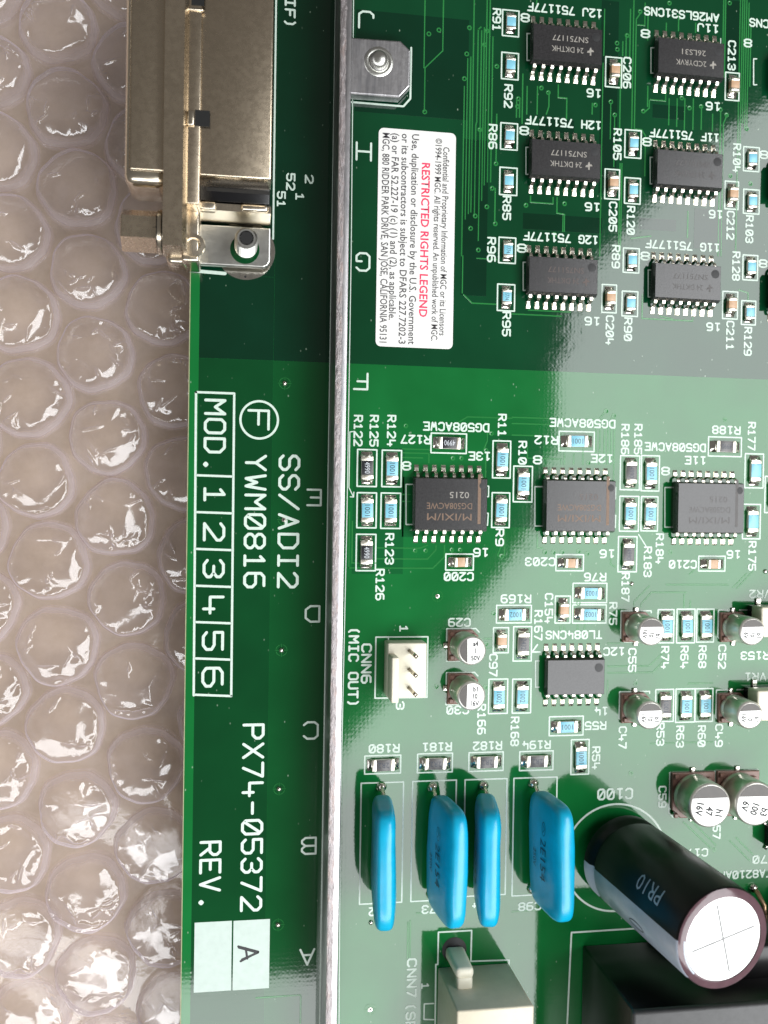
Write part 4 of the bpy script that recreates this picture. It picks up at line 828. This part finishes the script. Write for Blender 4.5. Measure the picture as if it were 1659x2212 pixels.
tp = [at(*T(1, 0, *q_), tz1) for q_ in ((598, 238), (938, 262), (1003, 325), (1000, 560), (932, 632), (598, 608))]
link('mounting_tab', prism_mesh('mounting_tab', [(q_.x - xl_, q_.y) for q_ in tp[::-1]], tz0, tz1, 'bar_metal', .25, 3), t)
p = at(*T(1, 0, 795, 392), tz1)
link('rivet_dent', lathe_mesh('rivet_dent', [(2.0, 0), (1.75, .14), (1.45, .10), (1.28, .02)], 'zinc', 40, cap=False), t, (p.x - xl_, p.y - .15, tz1))
link('rivet', lathe_mesh('rivet', [(1.22, 0), (1.2, .45), (1.0, .75), (.6, .95), (.02, 1.0)], 'zinc', 36), t, (p.x - xl_, p.y, tz1))
silk_lines([[T(1, 0, 620, 662), T(1, 0, 955, 690), T(1, 0, 1000, 640), T(1, 0, 1006, 310)]], .26)

# ------------------------------------------------------------------ white sticker
q4 = [at(*p_, .09) for p_ in ((819.7, 276.7), (987.3, 287.3), (975.7, 754), (809.7, 748))]
cx = sum((v.x for v in q4)) / 4; cy = sum((v.y for v in q4)) / 4
sw = ((q4[1].x - q4[0].x) + (q4[2].x - q4[3].x)) / 2; sh = ((q4[0].y - q4[3].y) + (q4[1].y - q4[2].y)) / 2
t = thing('sticker', 'white paper sticker with red RESTRICTED RIGHTS LEGEND heading', 'sticker', (cx, cy, 0), 0)
rr = .7; pts = []
for sx, sy, a0_ in ((1, 1, 0), (-1, 1, 90), (-1, -1, 180), (1, -1, 270)):
    for k in range(5): a = math.radians(a0_ + 22.5 * k); pts.append((sx * (sw / 2 - rr) + rr * math.cos(a), sy * (sh / 2 - rr) + rr * math.sin(a)))
link('paper', prism_mesh('paper', pts, .03, .10, 'sticker_paper'), t)
for txt, x0_, y0_, x1_, y1_, hgt, mat, bold in (('Confidential and Proprietary Information of MGC or its Licensors', 964.5, 318, 955.5, 725, .88, 'sticker_ink', .014), ('\u00a91994-1999 MGC. All rights reserved. An unpublished work of MGC.', 948, 299, 938, 737, .88, 'sticker_ink', .014),
        ('RESTRICTED RIGHTS LEGEND', 920.5, 352, 914, 685, 1.12, 'sticker_red', .022), ('Use, duplication or disclosure by the U.S. Government', 898, 290, 889.5, 744, .98, 'sticker_ink', .014), ('or its subcontractors is subject to DFARS 227.7202-3', 876, 289, 868.5, 743, .98, 'sticker_ink', .014),
        ('(a) or FAR 52.227-19 (c) (1) and (2), as applicable.', 855, 288, 847.5, 691, .98, 'sticker_ink', .014), ('MGC, 880 RIDDER PARK DRIVE, SAN JOSE, CALIFORNIA 95131', 834.5, 287, 827.5, 740, .98, 'sticker_ink', .014)):
    A, Bq = at(x0_, y0_, .1), at(x1_, y1_, .1); mid = (A + Bq) / 2
    link('printed_line', font_mesh(txt, hgt, mat, (Bq - A).length, bold), t, (mid.x - cx, mid.y - cy, .104), (0, 0, math.atan2(Bq.y - A.y, Bq.x - A.x)))
# a loose fibre or two
t = None

# ------------------------------------------------------------------ metal shell connector, top left
def rect_at(b, h): p0, p1 = at(b[0], b[1], h), at(b[2], b[3], h); return p0.x, p1.x, p1.y, p0.y
co = at(430, 300); t = thing('shell_connector', 'nickel plated shell connector with jackscrew overhanging the board edge', 'connector', (co.x, co.y, 0))
def cb(name, b, h, z0, mat, bev=.2, seg=2, taper=0.0, top=None):
    x0, x1, y0, y1 = rect_at(b, h)
    return link(name, box_mesh(name, x0 - co.x, x1 - co.x, y0 - co.y, y1 - co.y, z0, h, mat, bev, seg, taper), t)
cover = cb('cover', (429, -70, 587, 389), 9.0, 4.2, 'nickel', .28, 3)
cb('insulator', (432, -60, 583, 443), 5.0, .1, 'plastic_black', .15)
cb('insulator_slot', (447, 404, 583, 421), 5.03, 4.9, 'hole_black', 0)
cb('inner_plate', (404, -70, 431, 441), 9.4, .3, 'nickel', .15)
cb('plate_window', (421.5, 237, 453, 274), 9.45, 9.3, 'hole_black', 0)
cb('plate_tongue', (405, 236, 420, 271), 9.9, 9.2, 'nickel_smooth', .2)
cb('plate_window', (414, -30, 441, 13), 9.45, 9.3, 'hole_black', 0); cb('plate_tongue', (403, 14, 440, 24), 9.6, 9.2, 'nickel_smooth', .15)
# flange with sloped inner side
x0, x1, y0, y1 = rect_at((358, -70, 393, 531), 10.4); s0 = at(405.5, 300, 9.5).x
V = [(x0, y0, 0), (x0, y0, 10.4), (x1, y0, 10.4), (s0, y0, 9.5), (s0, y0, 0)]; yt = y0; V = [(a - co.x, b - co.y, c) for a, b, c in V] + [(a - co.x, y1 - co.y, c) for a, b, c in V]
Fc = [(0, 1, 2, 3, 4), (9, 8, 7, 6, 5)] + [(i, i + 5, (i + 1) % 5 + 5, (i + 1) % 5) for i in range(5)]
link('flange', fix(mesh_from('flange', V, Fc, 'nickel')), t)
# mating shell
sx0, sx1, sy0, sy1 = rect_at((272, -80, 362, 402), 8.4)
bm = bmesh.new(); W_, L_2 = sx1 - sx0, sy1 - sy0
me = box_mesh('mating_shell', sx0 - co.x, sx1 - co.x, sy0 - co.y, sy1 - co.y, .6, 8.4, 'nickel_smooth', 1.3, 5); bm.free(); link('mating_shell', me, t)
x0, x1, y0, y1 = rect_at((283, -80, 362, 372), 8.7); link('shell_emboss', box_mesh('shell_emboss', x0 - co.x, x1 - co.x, y0 - co.y, y1 - co.y, 8.3, 8.72, 'nickel', .3, 4, .05), t)
# jackscrew
p = at(303, 500, 5.2)
hexv = [(2.65 * math.cos(math.pi / 6 + k * math.pi / 3), 2.65 * math.sin(math.pi / 6 + k * math.pi / 3)) for k in range(6)]
me = prism_mesh('jackscrew', hexv, -2.2, 2.1, 'nickel', .18, 2)
link('jackscrew', me, t, (p.x - co.x - .1, p.y - co.y, 5.2), (0, -math.pi / 2, 0))
for dx, r_ in ((2.5, 2.75), (3.15, 2.9)): link('washer', lathe_mesh('washer', [(r_, -.25), (r_ + .05, 0), (r_, .25)], 'nickel_smooth', 36), t, (p.x - co.x + dx, p.y - co.y, 5.2), (0, math.pi / 2, 0))
link('jackscrew_shaft', lathe_mesh('jackscrew_shaft', [(2.3, .5), (2.3, 1.6), (1.5, 1.6), (1.5, 4)], 'plastic_black', 20), t, (p.x - co.x + 1.2, p.y - co.y, 5.2), (0, math.pi / 2, 0))
# foot bracket
cb('corner_block', (360, 528, 408, 572), 4.6, .2, 'nickel_smooth', .7, 4)
cb('gusset', (393, 441, 431, 566), 6.0, .1, 'nickel_smooth', .35, 3)
x0, x1, y0, y1 = rect_at((412, 482, 584, 579), 1.9)
pts = [(x0, y0), (x1 - .9, y0), (x1 - .3, y0 + .3), (x1, y0 + .9), (x1, y1), (x0, y1)]
link('foot_plate', prism_mesh('foot_plate', [(a - co.x, b - co.y) for a, b in pts], 1.0, 1.9, 'zinc', .2, 3), t)
a_, b_ = at(431, 452, 5.6), at(583, 488, 1.9); 
V = [(a_.x, a_.y, 5.6), (b_.x, a_.y, 5.6), (b_.x, b_.y, 1.85), (a_.x, b_.y, 1.85), (a_.x, a_.y + .9, 5.6), (b_.x, a_.y + .9, 5.6), (b_.x, b_.y + .9, 1.0), (a_.x, b_.y + .9, 1.0)]
link('riser', fix(mesh_from('riser', [(x - co.x, y - co.y, z) for x, y, z in V], [(0, 1, 2, 3), (4, 5, 1, 0), (7, 6, 5, 4), (3, 2, 6, 7), (0, 3, 7, 4), (1, 5, 6, 2)], 'nickel_smooth')), t)
cb('riser_tab', (431, 433, 466, 453), 6.3, 4.6, 'nickel_smooth', .2); cb('riser_tab', (520, 438, 580, 458), 6.1, 4.6, 'nickel_smooth', .35, 3)
link('eyelet', lathe_mesh('eyelet', [(1.5, 0), (1.4, .35), (.9, .4), (.8, .0)], 'nickel_smooth', 28, cap=False), t, (*(at(418, 530, 6.0) - co).xy, 6.0))
p = at(531, 541)
thr = [(1.4, 0), (1.4, 1.9)]
for k in range(8): thr += [(1.50, 1.95 + k * .5), (1.12, 2.2 + k * .5)]
thr += [(1.35, 5.95), (1.15, 6.15), (.92, 6.15), (.86, 5.2), (.02, 5.1)]
link('stud_reflection', lathe_mesh('stud_reflection', [(1.95, 1.86), (1.9, 1.915), (.02, 1.916)], 'mask_margin', 40), t, (p.x - co.x - .15, p.y - co.y - .35, 0))  # green reflection round the stud foot, painted as a flat disc on the plate
stud = link('threaded_stud', lathe_mesh('threaded_stud', thr, 'zinc', 28, smooth=False), t, (p.x - co.x, p.y - co.y, 0))
link('socket', lathe_mesh('socket', [(.9, 6.0), (.88, 6.12), (.02, 6.121)], 'hole_black', 6, smooth=False), stud)
c = at(530, 541); link('plated_pad', lathe_mesh('plated_pad', [(3.95, 0), (3.93, .05), (.02, .055)], 'solder', 56), board, (c.x, c.y, .02))
c = at(530, 598); link('hole', DARK, board, (c.x, c.y, .08))

# ------------------------------------------------------------------ bubble wrap
WZ, BH = -12.5, 4.4
wrap = thing('bubble_wrap', 'clear pinkish bubble wrap lying under the circuit board edge', 'bubble wrap', (-20, 0, WZ))
n, mth = 90, 160; V, Fc = [], []
for j in range(mth + 1):
    for i in range(n + 1):
        x = -45 + 70 * i / n; y = -100 + 200 * j / mth
        V.append((x, y, .35 * math.sin(x * .31 + .8 * math.sin(y * .17)) + .3 * math.sin(y * .27 + x * .11) + random.uniform(-.03, .03)))
for j in range(mth):
    for i in range(n): k = j * (n + 1) + i; Fc.append((k, k + 1, k + n + 2, k + n + 1))
link('base_film', mesh_from('base_film', V, Fc, 'base_film', True), wrap)
from mathutils.geometry import delaunay_2d_cdt
def bubble_mesh(rnd, R):
    """half-deflated bubble: soft side wall and a crumpled skin of flat facets, calm in the middle"""
    na = 64; V, Fc = [], []; ph = [rnd.uniform(0, 6.28) for _ in range(4)]; am = rnd.uniform(.015, .04)
    out = lambda a: 1 + am * math.sin(3 * a + ph[0]) + .02 * math.sin(5 * a + ph[1]) + .010 * math.sin(11 * a + ph[2])
    sag = rnd.uniform(.05, .45); tx, ty = rnd.uniform(-.10, .10), rnd.uniform(-.10, .10)
    wall = [(1.06, 0), (1.0, .10), (.985, .30), (.955, .52), (.90, .70)]
    for rr_, zz in wall:
        for i in range(na):
            a = 2 * math.pi * i / na; r = R * rr_ * out(a); j = .12 * rnd.uniform(-1, 1) * (zz > .25)
            V.append((r * math.cos(a) , r * math.sin(a), BH * zz + j * (zz > .6)))
    for k in range(len(wall) - 1):
        for i in range(na): Fc.append((k * na + i, k * na + (i + 1) % na, (k + 1) * na + (i + 1) % na, (k + 1) * na + i))
    ring = list(range((len(wall) - 1) * na, len(wall) * na)); pts = [(V[i][0], V[i][1]) for i in ring]; zs = [V[i][2] for i in ring]
    base = lambda x, y: BH * (.94 - .24 * (math.hypot(x, y) / R / .9) ** 3 - sag * .35 * (1 - (math.hypot(x, y) / R) ** 2)) + tx * x + ty * y
    for k in range(rnd.randint(16, 26)):                                    # facets, rougher towards the rim
        q = math.sqrt(rnd.uniform(.03, .74)); a = rnd.uniform(0, 6.283); x, y = q * R * math.cos(a), q * R * math.sin(a)
        pts.append((x, y)); zs.append(base(x, y) + rnd.uniform(-1, .75) * (.10 + .55 * q ** 2))
    for k in range(rnd.randint(4, 8)):                                      # pinched folds
        q = rnd.uniform(.35, .78); a = rnd.uniform(0, 6.283); x, y = q * R * math.cos(a), q * R * math.sin(a); th = rnd.uniform(0, 3.14); ln = rnd.uniform(.5, 1.5); c_, s_ = math.cos(th), math.sin(th); up = rnd.uniform(.25, .7)
        for t_ in (-1, -.3, .4, 1):
            for side, dz in ((-.22, -.12), (0, up), (.22, -.12)):
                px, py = x + c_ * ln * t_ - s_ * side, y + s_ * ln * t_ + c_ * side
                if math.hypot(px, py) < .84 * R: pts.append((px, py)); zs.append(base(px, py) + dz * (1 - .8 * abs(t_)))
    v2, _e, f2, orig, _o, _f = delaunay_2d_cdt([Vector(p_) for p_ in pts], [], [list(range(na))], 1, 1e-4)
    k0 = len(V)
    for p_, og in zip(v2, orig): V.append((p_.x, p_.y, (zs[og[0]] if og else base(p_.x, p_.y))))
    Fc += [tuple(k0 + i for i in f) for f in f2]
    me = mesh_from('bubble', V, Fc, 'bubble_film', False)
    bm = bmesh.new(); bm.from_mesh(me); bmesh.ops.remove_doubles(bm, verts=bm.verts, dist=1e-6); bmesh.ops.triangulate(bm, faces=bm.faces)
    bmesh.ops.subdivide_edges(bm, edges=bm.edges, cuts=2, use_grid_fill=True)
    for _ in range(3): bmesh.ops.smooth_vert(bm, verts=[v for v in bm.verts if v.co.z > .35 * BH * S], factor=.45, use_axis_x=True, use_axis_y=True, use_axis_z=True)
    bm.to_mesh(me); bm.free(); me.shade_smooth(); return me
rnd = random.Random(11)
ax_, ay_, bx_, by_ = 65 / 3, 540 / 3, 450 / 3, -292 / 3
x_0, y_0 = 610 / 3, 553 + 620 / 3
for i in range(-9, 13):
    for j in range(-3, 4):
        x = x_0 + i * ax_ + j * bx_; y = y_0 + i * ay_ + j * by_
        if not (-110 < x < 500 and -110 < y < 2330): continue
        p = at(x + rnd.uniform(-4, 4), y + rnd.uniform(-4, 4), WZ + 3)
        o = link('bubble', bubble_mesh(rnd, rnd.uniform(4.95, 5.3) * 1.05), wrap, (p.x + 20, p.y, .05), (0, 0, 0))
